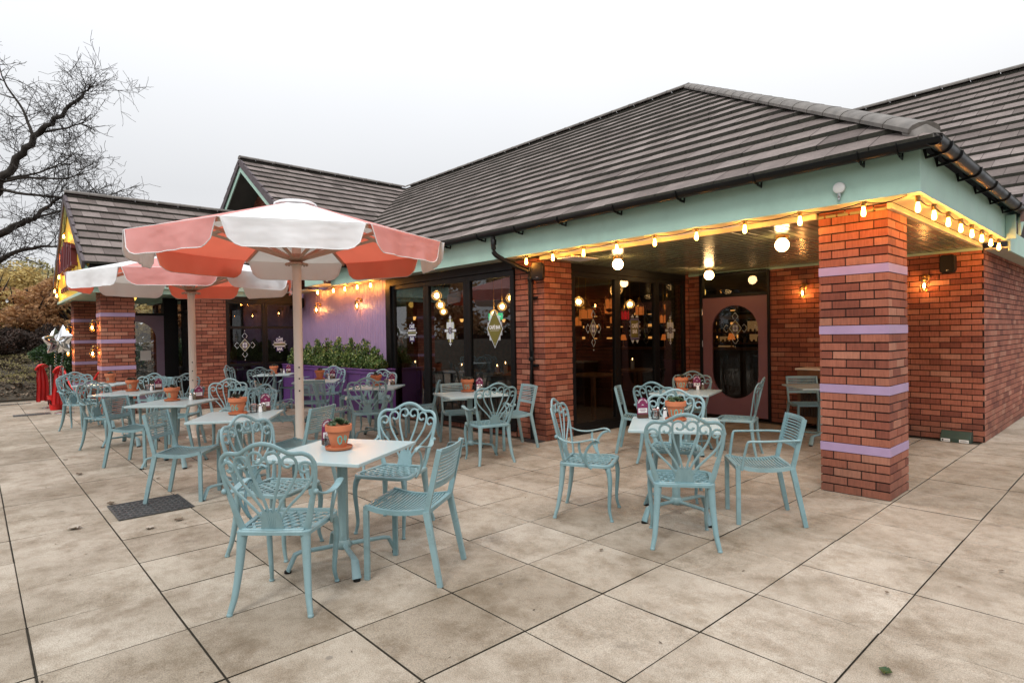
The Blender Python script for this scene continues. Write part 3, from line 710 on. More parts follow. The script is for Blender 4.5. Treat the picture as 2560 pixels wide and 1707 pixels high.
# long bifold facade: plinth, posts, header
mb=MB(); bricks(mb,(-8.02,.02,0),(1,0,0),(0,-1,0),3.33,0,.075,0,lc=False,rc=False); mb.build('brick_plinth',PL,cafe)
bx('window_header','black',cafe,-8.19,-.01,2.40,-4.69,.10,2.522)
bx('door_post','black',cafe,-8.19,-.02,0,-8.03,.10,2.40)
bx('threshold','black',cafe,-8.03,.0,.075,-4.69,.10,.10)
window(cafe,(-8.028,.02),(1,0,0),(0,-1,0),1.10,.10,2.398,.075,.06,dec_cafebar(),.62,1.53)
window(cafe,(-6.926,.02),(1,0,0),(0,-1,0),1.13,.10,2.398,.085,.06,dec_cross(),.66,1.55)
window(cafe,(-5.794,.02),(1,0,0),(0,-1,0),1.10,.10,2.398,.085,.06,dec_diamond(),.64,1.56)
# porch side glazing facing +X
bx('window_header','black',cafe,-4.20,.61,2.36,-4.108,3.62,2.472)
bx('threshold','black',cafe,-4.20,.61,0,-4.11,3.62,.10)
window(cafe,(-4.115,.612),(0,1,0),(1,0,0),1.06,.10,2.358,.07,.06,dec_lozenge(1.05,.78),.50,1.54)
window(cafe,(-4.115,1.674),(0,1,0),(1,0,0),1.06,.10,2.358,.07,.06,dec_rect(),.47,1.53)
window(cafe,(-4.115,2.736),(0,1,0),(1,0,0),.88,.10,2.358,.07,.06,dec_cross(),.43,1.50)
# side glazing of the wing facing +X
bx('window_header','black',cafe,-12.2,-1.65,2.30,-12.10,.03,2.5)
for i,(y0,w,dc,dx) in enumerate(((-1.645,.82,dec_lozenge(1.05),.385),(-.823,.85,dec_cafebar(),.33))):
    window(cafe,(-12.105,y0),(0,1,0),(1,0,0),w,.06,2.298,.06,.06,dc,dx,1.33,bars=(.90,1.72))
# wing wall behind glazing & entrance glazing facing -Y
for i,x0 in enumerate((-16.4,-15.74,-15.08,-14.42)):
    window(cafe,(x0,-2.12),(1,0,0),(0,-1,0),.655,.06,2.45,.06,.06,bars=(.8,2.12))
bx('window_header','mint',cafe,-17.0,-2.2,2.42,-12.67,-2.1,2.47)
window(cafe,(-13.76,-2.12),(1,0,0),(0,-1,0),1.09,.06,2.41,.06,.06,bars=(.8,2.12))
# lavender boarded wall
mb=MB(); x=-12.05
while x<-8.2: mb.box(x+.0035,.022,0,x+.0965,.05,2.545 if x>-20 else 0); x+=.1
mb.box(-12.1,.034,0,-8.19,.1,2.54); mb.box(-12.11,.0,2.545,-8.19,.06,2.575); mb.box(-12.10,-.004,0,-12.052,.03,2.54); mb.box(-8.245,.0,0,-8.195,.03,2.54)
mb.build('boarded_wall',M['lavender'],cafe,bevel=.003)
# door in the porch back wall
fr=MB(); fr.box(-3.893,3.70,0,-3.835,3.80,2.468); fr.box(-2.70,3.70,0,-2.66,3.80,2.468); fr.box(-3.835,3.70,2.045,-2.70,3.80,2.10); fr.box(-3.835,3.70,2.42,-2.70,3.80,2.468)
fr.build('door_frame',M['black'],cafe,bevel=.003)
q=MB(); q.quad((-3.84,3.75,2.09),(-2.69,3.75,2.09),(-2.69,3.75,2.43),(-3.84,3.75,2.43)); tw=q.build('transom_pane',M['glass'],cafe)
def stadium(cx,z0,z1,r,n=14):
    P=[]
    for k in range(n+1): a=pi+pi*k/n; P.append((cx+r*cos(a),z0+r+r*sin(a)))
    for k in range(n+1): a=pi*k/n; P.append((cx+r*cos(a),z1-r+r*sin(a)))
    return P
def door_with_hole(x0,x1,z0,z1,hole,y,t,mat,parent,Mx=None):
    N=len(hole); cx=(x0+x1)/2; cz=(z0+z1)/2
    outer=[]
    for hx,hz in hole:   # match each hole vertex with a point on the rectangle
        dx,dz=hx-cx,hz-cz; k=min(((x1-x0)/2)/max(abs(dx),1e-6),((z1-z0)/2)/max(abs(dz),1e-6)); outer.append([cx+dx*k,cz+dz*k])
    for c in ((x0,z0),(x1,z0),(x1,z1),(x0,z1)):
        i=min(range(N),key=lambda i:(outer[i][0]-c[0])**2+(outer[i][1]-c[1])**2); outer[i]=list(c)
    mb=MB(); vs=[(h[0],y,h[1]) for h in hole]+[(o[0],y,o[1]) for o in outer]+[(h[0],y+t,h[1]) for h in hole]+[(o[0],y+t,o[1]) for o in outer]
    fs=[]
    for i in range(N):
        j=(i+1)%N; fs+=[(i,j,N+j,N+i)[::-1],(2*N+i,2*N+j,3*N+j,3*N+i),(i,2*N+i,2*N+j,j),(N+i,N+j,3*N+j,3*N+i)]
    mb.add(vs,fs)
    if Mx: r=MB(); r.merge(mb,Mx); mb=r
    return mb.build('door',mat,parent,bevel=.002)
hole=stadium(-3.262,.337,1.90,.408)
dr=door_with_hole(-3.833,-2.702,.045,2.043,hole,3.715,.045,M['mauve_door'],cafe)
q=MB(); q.poly([(a,3.74,b_) for a,b_ in hole]); q.build('pane',M['glass'],dr)
q=MB(); 
for z in (.35,1.2,1.75): q.lathe([(.010,0),(.010,.11)],8,(-3.838,3.70,z))
q.build('hinge',M['steel'],dr)
q=MB(); d=dec_lozenge(1.02,.95); q.merge(d.mb,plane_M((-3.255,3.736,1.515),(1,0,0),(0,-1,0))); q.build('window_graphic',DM,dr)
# entrance door of the wing, facing +X, arched glass
Mr=Matrix(((0,-1,0,-14.0),(1,0,0,0),(0,0,1,0),(0,0,0,1)))   # local x -> world y, local -y -> world +x
ha=stadium(-3.0,.30,1.90,.40)
dr2=door_with_hole(-3.55,-2.45,.03,2.03,ha,-.04,.045,M['door_lav'],cafe,Mr)
q=MB(); q.poly([(-13.98,a,b_) for a,b_ in ha]); q.build('pane',M['glass'],dr2)
q=MB(); q.box(-13.955,-2.93,1.02,-13.95,-2.72,1.24); q.build('paper_notice',M['white'],dr2)
q=MB()
for z,wd in ((1.50,.20),(1.44,.24),(1.38,.24),(1.30,.22),(1.25,.26)): q.box(-13.957,-3.0-wd/2-.1,z,-13.954,-3.0+wd/2-.1,z+.018)
q.build('window_graphic',M['stonewhite'],dr2)
bx('door_frame','black',cafe,-14.06,-2.45,0,-13.96,-2.16,2.45); bx('door_frame','black',cafe,-14.06,-3.62,2.035,-13.96,-2.45,2.09)
q=MB(); q.quad((-14.0,-3.6,2.09),(-14.0,-2.45,2.09),(-14.0,-2.45,2.46),(-14.0,-3.6,2.46)); q.build('transom_pane',M['glass'],cafe)

# ================================================================== INTERIOR SHELL
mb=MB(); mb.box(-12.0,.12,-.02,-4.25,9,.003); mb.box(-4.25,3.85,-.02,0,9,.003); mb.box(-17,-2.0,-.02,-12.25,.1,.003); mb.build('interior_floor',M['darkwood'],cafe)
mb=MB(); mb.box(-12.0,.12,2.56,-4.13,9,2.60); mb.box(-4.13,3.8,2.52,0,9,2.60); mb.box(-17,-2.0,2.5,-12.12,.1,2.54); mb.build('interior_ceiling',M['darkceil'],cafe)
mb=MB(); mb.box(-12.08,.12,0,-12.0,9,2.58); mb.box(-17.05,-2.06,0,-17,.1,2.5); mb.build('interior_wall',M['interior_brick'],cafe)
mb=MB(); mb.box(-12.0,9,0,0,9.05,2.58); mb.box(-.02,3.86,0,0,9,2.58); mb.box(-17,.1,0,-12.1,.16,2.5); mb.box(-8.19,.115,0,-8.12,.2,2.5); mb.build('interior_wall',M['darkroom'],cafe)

# ================================================================== CHAIRS
def back_pt(x,z): return (x, -.172-(z-.44)*.235+.55*x*x, z)
def scroll_chair(label,group,arms=True):
    t=thing('scroll_back_chair',label,'chair',group=group)
    # seat: rim and scalloped lattice
    def outline(ins,n=10):
        w0,w1,y0,y1,r=.205-ins,.232-ins,-.195+ins,.235-ins,.085-ins*.6; P=[]
        for cx,cy,a0 in ((w1-r,y1-r,0),(-(w1-r),y1-r,pi/2),(-(w0-r*.6),y0+r*.6,pi),(w0-r*.6,y0+r*.6,3*pi/2)):
            rr=r if cy>0 else r*.6
            for k in range(n+1): a=a0+pi/2*k/n; P.append((cx+rr*cos(a),cy+rr*sin(a)))
        return P
    o_,i_=outline(0),outline(.030); N=len(o_); mb=MB(); vs=[]; om=outline(.006)
    dip=lambda p:-.006+.10*((p[0]/.23)**2)*.06
    rings=[(o_,.418),(o_,.436),(om,.443),(i_,.441),(i_,.425)]
    for R_,z in rings: vs+=[(p[0],p[1],z) for p in R_]
    K=len(rings); fs=[]
    for r in range(K):
        for k in range(N): fs.append((r*N+k,r*N+(k+1)%N,((r+1)%K)*N+(k+1)%N,((r+1)%K)*N+k))
    mb.add(vs,fs)
    def ins(p):
        w=.20+(.232-.205)*(p[1]+.195)/.43
        return abs(p[0])<w-.022 and -.175<p[1]<.212 and not (abs(p[0])>w-.06 and p[1]>.17)
    cy_=-.30; rad=[.155+.054*j for j in range(7)]
    for j,R_ in enumerate(rad):
        run=[]
        for k in range(-34,35):
            a=k*radians(2.1); p=(R_*sin(a),cy_+R_*cos(a))
            if ins(p): run.append((p[0],p[1],.434-.006*cos(p[0]*6)))
            else:
                if len(run)>2: mb.tube(run,.0092,.0045,4,square=True)
                run=[]
        if len(run)>2: mb.tube(run,.0092,.0045,4,square=True)
        if j<len(rad)-1:
            st=.058/(R_+.027)
            for k in range(-9,10):
                a=(k+(.5 if j%2 else 0))*st; s_=.12*st
                A=((R_)*sin(a-s_),cy_+R_*cos(a-s_)); B=((R_+.054)*sin(a+s_),cy_+(R_+.054)*cos(a+s_))
                if ins(A) and ins(B): mb.tube([(A[0],A[1],.433),(B[0],B[1],.433)],.0085,.0045,4,square=True)
    mb.tube([(-.17,-.172,.440),(0,-.178,.440),(.17,-.172,.440)],.018,.010,6)
    mb.build('seat',M['blue'],t,smooth=35)
    # back: outer frame, fan plate, six ribs each ending in a scroll
    mb=MB()
    side=[(.172,.435),(.195,.50),(.215,.58),(.238,.67),(.252,.76),(.252,.81),(.234,.848),(.198,.867),(.160,.866),(.130,.870),(.098,.888),(.060,.910),(.028,.920),(0,.923)]
    pts=[(-x,z) for x,z in side]+[(x,z) for x,z in side[::-1][1:]]
    sm=catmull([(x,0,z) for x,z in pts],4); P=[back_pt(p.x,p.z) for p in sm]; n=len(P)
    rx=[.0125+.010*max(0,1-min(i,n-1-i)/14) for i in range(n)]
    mb.tube(P,.0085,rx,8,ref=(1,0,.001)) if False else None
    # ribbon-like section: width in the plane of the back, thin front to back
    def ribbon(P2,w,th,nseg=8):
        P3=[back_pt(x,z) for x,z in P2]; mb.tube(P3,w,th,nseg,ref=(0,-1,-.235))
    sm2=[(p.x,p.z) for p in sm]; ribbon(sm2,rx,.0085)
    fan=[(-.068,.432),(-.060,.46),(-.056,.50),(-.050,.535),(-.03,.555),(-.012,.535),(0,.56),(.012,.535),(.03,.555),(.050,.535),(.056,.50),(.060,.46),(.068,.432)]
    F=[Vector(back_pt(x,z))+Vector((0,.006,0)) for x,z in fan]; mb.prism(F,(0,-.014,0))
    for k in (-2,-1,0,1,2): ribbon([(k*.006,.44),(k*.010,.50),(k*.014,.56)],.004,.0085,5)
    for sx in (-1,1):
        for cx,cz,r,x0,zs in ((.042,.842,.040,.012,.56),(.125,.818,.040,.030,.545),(.205,.785,.037,.043,.51)):
            # rib leaves the fan, swings out and round its scroll, curling inward
            ox=cx+r; st=bez((x0,0,zs-.03),(x0+(ox-x0)*.18,0,zs+.09),(ox+.002,0,cz-.13),(ox,0,cz),10)
            path=[(p[0],p[2]) for p in st]
            for k in range(1,17):
                a=k*radians(21); rr=r*(1-.56*(k/16)**1.3); path.append((cx+rr*cos(a)-(r-rr)*.15,cz+rr*sin(a)))
            w=[.0082]*len(path); w[-1]=.0105; w[-2]=.0098
            ribbon([(sx*x,z) for x,z in path],w,.0065,6)
        for (a,b_) in (((.083,.868),(.090,.890)),((.150,.850),(.150,.865)),((.163,.80),(.170,.80)),((.236,.80),(.25,.80)),((.0,.845),(.0,.845))):
            if a!=b_: ribbon([(sx*a[0],a[1]),(sx*b_[0],b_[1])],.009,.007,6)
    ribbon([(-.006,.842),(.006,.842)],.012,.007,6)
    mb.build('backrest',M['blue'],t,smooth=50)
    for sx in (-1,1):
        mb=MB(); L=catmull([(sx*.172,-.165,.43),(sx*.178,-.17,.36),(sx*.186,-.182,.24),(sx*.200,-.205,.10),(sx*.218,-.228,.012)],4); n=len(L)
        mb.tube(L,[.031-.016*(i/(n-1))**.7 for i in range(n)],[.027-.014*(i/(n-1))**.8 for i in range(n)],10,ref=(0,1,0))
        mb.lathe([(.015,0),(.0165,.004),(.0165,.010),(.012,.016)],10,(sx*.219,-.229,0)); mb.build('leg',M['blue'],t,smooth=50)
        mb=MB(); L=catmull([(sx*.185,.185,.43),(sx*.203,.205,.38),(sx*.207,.214,.30),(sx*.199,.207,.18),(sx*.193,.205,.08),(sx*.200,.222,.010)],4); n=len(L)
        mb.tube(L,[.025-.014*(i/(n-1))**.7 for i in range(n)],[.025-.014*(i/(n-1))**.7 for i in range(n)],10,ref=(0,1,0))
        mb.lathe([(.014,0),(.0155,.004),(.0155,.009),(.011,.014)],10,(sx*.201,.223,0)); mb.build('leg',M['blue'],t,smooth=50)
        if arms:
            mb=MB(); A=Vector(back_pt(sx*.238,.655)); 
            L=catmull([A,(sx*.262,-.13,.628),(sx*.278,-.05,.622),(sx*.283,.03,.636),(sx*.278,.095,.650),(sx*.270,.135,.640),(sx*.268,.145,.620)],5)
            mb.tube(L,[.012+.010*sin(pi*min(1,i/(len(L)-1))) for i in range(len(L))],.0065,8)
            mb.ball(A+Vector((sx*.012,-.008,0)),.016,8)
            L=catmull([(sx*.270,.130,.632),(sx*.266,.085,.615),(sx*.262,.045,.565),(sx*.252,.030,.50),(sx*.236,.050,.435),(sx*.228,.075,.412)],5); mb.tube(L,.011,.008,8,ref=(1,0,0))
            L=catmull([(sx*.280,-.010,.628),(sx*.272,-.012,.58),(sx*.258,.0,.52),(sx*.240,.035,.45)],4); mb.tube(L,.010,.007,8,ref=(1,0,0))
            mb.build('armrest',M['blue'],t,smooth=50)
    return t
def slat_chair(label,group,arms=False):
    t=thing('slatted_chair',label,'chair',group=group)
    yr,yf=-.235,.24
    prof=lambda y: .438-.022*sin(pi*max(0,min(1,(y+.155)/.40)))+.004*(y>.2)
    mb=MB()
    for sx in (-1,1): mb.tube([(sx*.205,y,prof(y)) for y in [-.155+.40*k/10 for k in range(11)]],.011,.014,4,square=True)
    mb.tube([(-.205,.245,.432),(.205,.245,.432)],.013,.013,4,square=True); mb.tube([(-.205,-.155,.432),(.205,-.155,.432)],.012,.012,4,square=True)
    for k in range(17):
        y=-.135+k*.0222; mb.tube([(x,y,prof(y)+.004-.010*cos(x/.205*pi/2)) for x in (-.20,-.13,-.065,0,.065,.13,.20)],.0055,.0045,4,square=True)
    mb.build('seat',M['blue'],t,smooth=30)
    mb=MB()
    sp=lambda z:-.150-(z-.43)*.235
    cur=lambda x:-.028*(1-(x/.205)**2)
    for sx in (-1,1): mb.tube([(sx*.203,sp(z),z) for z in (.425,.50,.60,.70,.80)],.0105,.0155,4,ref=(0,1,0),square=True)
    for i in range(11):
        z=.575+.0215*i; h=.0055 if 0<i<10 else .013
        mb.tube([(x,sp(z)+cur(x),z) for x in (-.20,-.15,-.10,-.05,0,.05,.10,.15,.20)],.0045,h,4,ref=(0,-.235,1),square=True)
    mb.build('backrest',M['blue'],t,smooth=30)
    for sx in (-1,1):
        mb=MB(); mb.tube([(sx*.222,yr,0),(sx*.205,-.148,.435)],[.0125,.0145],[.016,.020],4,ref=(0,1,0),square=True); mb.build('leg',M['blue'],t,bevel=.003)
        mb=MB(); mb.tube([(sx*.202,yf,0),(sx*.202,yf,.430)],.0125,.0165,4,ref=(0,1,0),square=True); mb.build('leg',M['blue'],t,bevel=.003)
        if arms:
            mb=MB(); A=(sx*.215,sp(.645),.645)
            mb.tube(catmull([A,(sx*.245,-.08,.645),(sx*.250,.05,.640),(sx*.250,.16,.638),(sx*.249,.178,.628),(sx*.243,.186,.600),(sx*.225,.205,.50),(sx*.214,.215,.415)],4),.0115,.009,8); mb.build('armrest',M['blue'],t,smooth=50)
    return t

# ================================================================== TABLES
def table(label,group):
    t=thing('square_table',label,'table',group=group)
    mb=MB(); mb.box(-.35,-.375,.715,.35,.375,.737); mb.build('tabletop',M['blue_top'],t,bevel=.004)
    mb=MB(); mb.tube([(0,0,.12),(0,0,.70)],.034,.034,8,square=False); mb.lathe([(.045,.095),(.052,.105),(.052,.13),(.038,.15)],14); mb.build('column',M['blue'],t,smooth=40)
    mb=MB(); mb.box(-.12,-.05,.698,.12,.05,.714); mb.box(-.05,-.12,.696,.05,.12,.713); mb.build('bracket',M['black'],t,bevel=.003)
    for k in range(4):
        a=pi/4+k*pi/2; d=Vector((cos(a),sin(a),0)); q=MB(); sd=Vector((-d.y,d.x,0))
        path=[Vector((0,0,.118))+d*.035,Vector((0,0,.116))+d*.27,Vector((0,0,.108))+d*.30,Vector((0,0,.012))+d*.345]
        q.tube(path,[.018,.019,.024,.030],[.014,.013,.015,.013],8,square=False)
        q.build('foot',M['blue'],t,smooth=40)
        q=MB(); c=d*.346; q.lathe([(.022,.0),(.022,.014)],10,tuple(c)); q.build('rubber_foot',M['black'],t)
    return t

# ================================================================== TABLE OBJECTS
DIG={'0':[[(.5,1),(.12,.8),(.08,.3),(.4,0),(.8,.15),(.9,.65),(.62,.98),(.45,.98)]],'1':[[(.45,1),(.5,0)]],'2':[[(.1,.8),(.45,1),(.8,.75),(.55,.4),(.1,.03),(.9,.05)]],
'3':[[(.1,.95),(.7,.98),(.8,.75),(.4,.55),(.85,.4),(.8,.1),(.35,0),(.08,.1)]],'4':[[(.25,1),(.15,.45),(.95,.5)],[(.6,.85),(.62,0)]],'5':[[(.85,1),(.25,.97),(.2,.58),(.65,.6),(.88,.3),(.6,.02),(.12,.08)]],
'6':[[(.7,1),(.3,.75),(.12,.3),(.4,0),(.8,.15),(.75,.45),(.2,.4)]],'7':[[(.1,.97),(.85,.97),(.4,0)]],'8':[[(.5,.52),(.15,.75),(.5,1),(.85,.75),(.5,.52),(.1,.25),(.5,0),(.9,.25),(.5,.52)]],'9':[[(.85,.6),(.4,.5),(.15,.8),(.5,1),(.85,.8),(.8,.4),(.6,0)]]}
def pot_r(z): return .048+(z-.014)*.0245/.103
def succulent(label,num,group,dark=False,seed=1,ang=0):
    random.seed(seed); t=thing('potted_succulent',label,'potted plant',group=group)
    mb=MB(); mb.lathe([(.048,.014),(.0725,.117),(.0725,.119),(.081,.121),(.0845,.125),(.0855,.159),(.084,.163),(.077,.163),(.074,.155),(.072,.143)],40); po=mb.build('pot',M['terracotta'],t,smooth=35)
    q=MB()
    if num:
        w=.030; n=len(num); 
        for i,ch in enumerate(num):
            for st in DIG[ch]:
                sm=catmull([(x,0,y) for x,y in st],5); path=[]
                for p in sm:
                    xx=(i-(n-1)/2)*.040+(p.x-.5)*.030; z=.046+p.z*.052+.002*sin(xx*90); r=pot_r(z)+.0012; a=-pi/2+xx/.066; path.append((r*cos(a),r*sin(a),z))
                vs=[];fs=[]
                for k,p in enumerate(path):
                    P0=Vector(p); d=Vector(path[min(k+1,len(path)-1)])-Vector(path[max(k-1,0)]); d.normalize(); nn=Vector((p[0],p[1],0)).normalized(); s_=d.cross(nn)*(.0036+.0008*sin(k*1.7)); vs+=[P0-s_,P0+s_]
                fs=[(2*k,2*k+1,2*k+3,2*k+2) for k in range(len(path)-1)]; q.add(vs,fs)
        q.build('painted_number',M['teal_paint'],po)
    mb=MB(); mb.lathe([(.0,.0),(.070,.0),(.084,.007),(.0875,.022),(.085,.024),(.080,.014),(.060,.0125),(.0,.0125)],40); mb.build('saucer',M['terracotta'],t,smooth=40)
    mb=MB(); mb.lathe([(.0,.150),(.075,.144)],20); mb.build('soil',M['soil'],t,smooth=180)
    mb=MB()
    for r_ in range(15 if not dark else 9):
        a=rnd(0,2*pi); rr=rnd(.0,.056)*(.6 if r_<3 else 1); c=Vector((rr*cos(a),rr*sin(a),.162+rnd(0,.018)-rr*.15)); sz=rnd(.024,.038)
        tilt=Vector((cos(a)*rr*6,sin(a)*rr*6,1)).normalized(); X=tilt.orthogonal().normalized(); Y=tilt.cross(X)
        for k in range(15):
            ph=k*2.4; e=.25+.75*k/15; dirv=(X*cos(ph)+Y*sin(ph))*e+tilt*(1.15-e*.85); dirv.normalize(); side=dirv.cross(tilt)
            if side.length<.01: side=X
            side.normalize(); L=sz*(.75+.5*e); w_=sz*.24; up=side.cross(dirv)*.0035
            b0=c; m1=c+dirv*L*.5; tp=c+dirv*L+tilt*sz*.1
            mb.add([b0-side*w_*.5,b0+side*w_*.5,m1+side*w_-up*.3,m1-side*w_-up*.3,tp,m1+up],[(0,1,5),(1,2,5),(2,4,5),(4,3,5),(3,0,5)])
    mb.build('foliage',M['succ_dark'] if dark else M['succ'],t,smooth=60)
    return t
def card_holder(label,group):
    t=thing('menu_card_holder',label,'menu card holder',group=group)
    mb=MB(); mb.prism([(-.045,-.022,0),(.045,-.022,0),(.045,.022,0),(-.045,.022,0)],(0,0,.035)); mb.build('wooden_block',M['wood'],t,bevel=.003)
    P=[(-.048,.030),(.048,.030)]+[(.048*cos(pi*k/14),.125+.048*sin(pi*k/14)) for k in range(15)]
    mb=MB(); mb.prism([(x,-.001,z) for x,z in P],(0,.003,0)); cd=mb.build('card',M['card'],t)
    q=MB(); q.prism([(x,-.0018,z) for x,z in ((-.040,.045),(.040,.045),(.040,.085),(-.040,.085))],(0,.0006,0),0)
    for i,(wd,z) in enumerate(((.05,.074),(.062,.066),(.04,.058))): q.box(-wd/2,-.0024,z,wd/2,-.0017,z+.003,1)
    for k in range(7): a=pi*(.12+.76*k/6); q.prism([Vector((.016*cos(a),-.0018,.108+.016*sin(a))),Vector((.004*cos(a-.3),-.0018,.108+.004*sin(a-.3))),Vector((.004*cos(a+.3),-.0018,.108+.004*sin(a+.3)))],(0,.0006,0),0)
    for i,ch in enumerate('ORDER HERE'):
        a=radians(90+74-i*16.4)
        if ch==' ': continue
        tm=text_mb(ch,.0155,.0002,.0004); Mx=Matrix.Translation((.037*cos(a),-.0022,.122+.037*sin(a)))@Matrix.Rotation(-(a-pi/2),4,'Y')@Matrix.Rotation(pi/2,4,'X'); q.merge(tm,Mx,0)
    q.build('printed_text',[M['cardwhite'],M['card']],cd)
    return t
def shaker(label,group,pepper=False):
    t=thing('pepper_shaker' if pepper else 'salt_shaker',label,'shaker',group=group)
    mb=MB(); mb.lathe([(.016,0),(.019,.004),(.0175,.03),(.0135,.062),(.013,.066)],8); mb.build('glass_body',M['pepper'] if pepper else M['salt'],t)
    mb=MB(); mb.lathe([(.0145,.064),(.015,.074),(.012,.083),(.006,.089),(.0,.090)],14); mb.build('metal_cap',M['steel'],t,smooth=60); return t
def sachet_jar(label,group,seed=0):
    random.seed(seed); t=thing('sachet_jar',label,'jar',group=group)
    mb=MB(); mb.lathe([(.0,0),(.030,.0),(.034,.006),(.034,.070),(.032,.076),(.0335,.080)],24); mb.build('glass_jar',M['jar'],t,smooth=50)
    mb=MB(); mb.lathe([(.0345,.068),(.0352,.071),(.0345,.074)],24); mb.build('wire_rim',M['steel'],t,smooth=50)
    mb=MB()
    for k in range(16):
        a=rnd(0,2*pi); r=rnd(0,.017); ti=Vector((cos(a)*.35,sin(a)*.35,1)).normalized(); c=Vector((r*cos(a),r*sin(a),rnd(.045,.066))); s_=ti.orthogonal().normalized(); s_.rotate(Matrix.Rotation(rnd(0,6),3,ti)); w=.010;h=.030
        q=s_.cross(ti)*.0015; mb.prism([c-s_*w-ti*h,c+s_*w-ti*h,c+s_*w+ti*h*.8,c-s_*w+ti*h*.8],q)
    mb.build('sachets',M['sugar'],t); return t

GT='square duck egg tables set out on the terrace'; GC1='scroll-backed cast metal chairs round the terrace tables'; GC2='slatted metal chairs round the terrace tables'
# name: centre x, y, angle of the short side (deg), short description used in labels
T={'04':(-2.06,-3.955,31),'103':(-1.07,-1.585,33),'102':(-2.38,.74,17),'105':(-4.29,-1.13,-18),'r':(-6.20,-1.37,45),'m':(-8.17,-1.38,57),
   'l':(-10.70,-1.15,57),'06':(-4.41,-3.86,58),'8':(-6.30,-3.98,48),'0':(-8.32,-4.08,50),'far':(-10.70,-4.02,50),'101':(-1.42,2.42,-47)}
TL={'04':'nearest square table, its pot painted 04, in the left foreground','103':'square table with the pot painted 103, in front of the porch','102':'square table with the pot painted 102, in front of the mauve door',
 '105':'square table with the pot painted 05, beside the tall black framed windows','r':'square table at the right end of the purple planter','m':'square table in front of the middle of the purple planter',
 'l':'square table in the corner between the wing glazing and the purple planter','06':'square table with the pot painted 06, left of the near parasol pole','8':'square table with the pot painted 8, between the 06 table and the one behind it',
 '0':'square table with the pot painted 0, third from the near end of the left row','far':'square table at the far end of the left row, by the striped brick pillar','101':'bare table half hidden behind the near striped brick pillar'}
tproto=table('x',GT); first=True
for k,(x,y,a) in T.items():
    o=tproto if first else copy_tree(tproto); first=False
    o.location=(x,y,0); o.rotation_euler=(0,0,radians(a)); o['label']=TL[k]
# chairs: kind, rear-foot midpoint x, y, facing (deg), label.   A scroll with arms, B scroll without, C slatted, D slatted with arms
CH=[('A',-1.635,-4.586,134.7,'nearest scroll-back armchair, seen from behind at the left front of the 04 table'),
('A',-2.82,-4.29,31.5,'scroll-back armchair at the left side of the 04 table, behind the nearest chair'),
('A',-2.553,-3.146,-60.8,'scroll-back armchair on the far side of the 04 table, facing the camera'),
('C',-1.418,-3.549,-145.8,'slatted armless chair at the right side of the 04 table'),
('A',-1.823,-2.121,29.3,'scroll-back armchair at the left side of the 103 table, seen side on'),
('B',-.604,-2.215,127.8,'armless scroll-back chair with its back to the camera in front of the 103 table'),
('B',-1.51,-.88,-62,'armless scroll-back chair behind the 103 table, framing its pot'),
('D',-.373,-.999,-141,'slatted armchair at the right of the 103 table, next to the brick pillar'),
('C',-3.03,.23,30,'slatted chair turned side on at the left of the 102 table'),
('A',-2.20,-.20,98,'scroll-back armchair with its back to the camera, between the 103 and 102 tables'),
('B',-2.78,1.55,-70,'scroll-back chair on the far side of the 102 table, behind its pot'),
('B',-1.60,1.02,197,'armless scroll-back chair facing left in front of the oval-glazed door'),
('C',-5.10,-.75,-22,'slatted chair behind the left side of the 105 table, against the dark windows'),
('A',-3.534,-1.347,164,'scroll-back armchair with its back to the camera in front of the 105 table'),
('C',-4.11,-.265,-107,'slatted chair at the right of the 105 table, in front of the black downpipe'),
('A',-7.12,-.74,-50,'scroll-back armchair behind the table at the right end of the purple planter'),
('A',-5.60,-1.84,150,"scroll-back armchair with its back to the camera at the planter's right end table"),
('C',-5.70,-.60,-128,'slatted chair seen edge on against the first tall window, right of the planter'),
('C',-6.66,-2.10,66,'slatted chair with its seat to the right, between the parasol pole and the planter-end table'),
('A',-9.05,-.68,-50,'scroll-back armchair against the middle of the purple planter'),
('C',-7.75,-.62,-122,'slatted chair between the two planter tables, its seat seen in front of the planter'),
('D',-7.42,-1.82,148,'slatted armchair with its back to the camera just right of the near parasol pole'),
('B',-11.45,-1.80,52,'scroll-back chair seen edge on in front of the wing glazing'),
('A',-10.05,-1.66,140,'scroll-back armchair with its back to the camera at the table beside the wing glazing'),
('D',-10.85,-.42,-82,'slatted armchair on the far side of the corner table, near the planter corner'),
('A',-5.62,-3.20,-72,'scroll-back armchair facing the camera just left of the near parasol pole'),
('A',-6.25,-3.00,62,'scroll-back armchair half hidden behind the one left of the near parasol pole'),
('C',-3.94,-3.22,-147,'slatted chair facing left, directly in front of the foot of the near parasol pole'),
('C',-4.77,-4.47,52,'slatted chair standing partly on the metal drain cover at the left of the 06 table'),
('A',-7.05,-3.15,-40,'scroll-back armchair facing the camera between the far parasol pole and the 06 pot'),
('C',-6.88,-4.47,46,'slatted chair at the left of the 8 table, seen from its back left corner'),
('D',-7.45,-3.42,-125,'slatted armchair behind the 8 pot, just left of the far parasol pole'),
('A',-9.05,-3.20,-50,'scroll-back armchair facing the camera left of the far parasol pole, before the entrance glazing'),
('A',-8.42,-4.49,33,'scroll-back armchair at the left of the table with the 0 pot'),
('A',-9.62,-3.55,-45,'scroll-back armchair behind the 0 pot'),
('C',-10.6,-3.15,-60,'slatted chair catching the light in front of the mauve entrance door'),
('A',-10.80,-4.51,35,'scroll-back armchair nearest to the red sashes at the far end of the left row'),
('A',-11.45,-4.38,10,'scroll-back armchair facing us at the last table, before the red posts'),
('C',-1.95,3.12,-50,'slatted chair behind the bare table, half hidden by the near brick pillar'),
]
protos={}
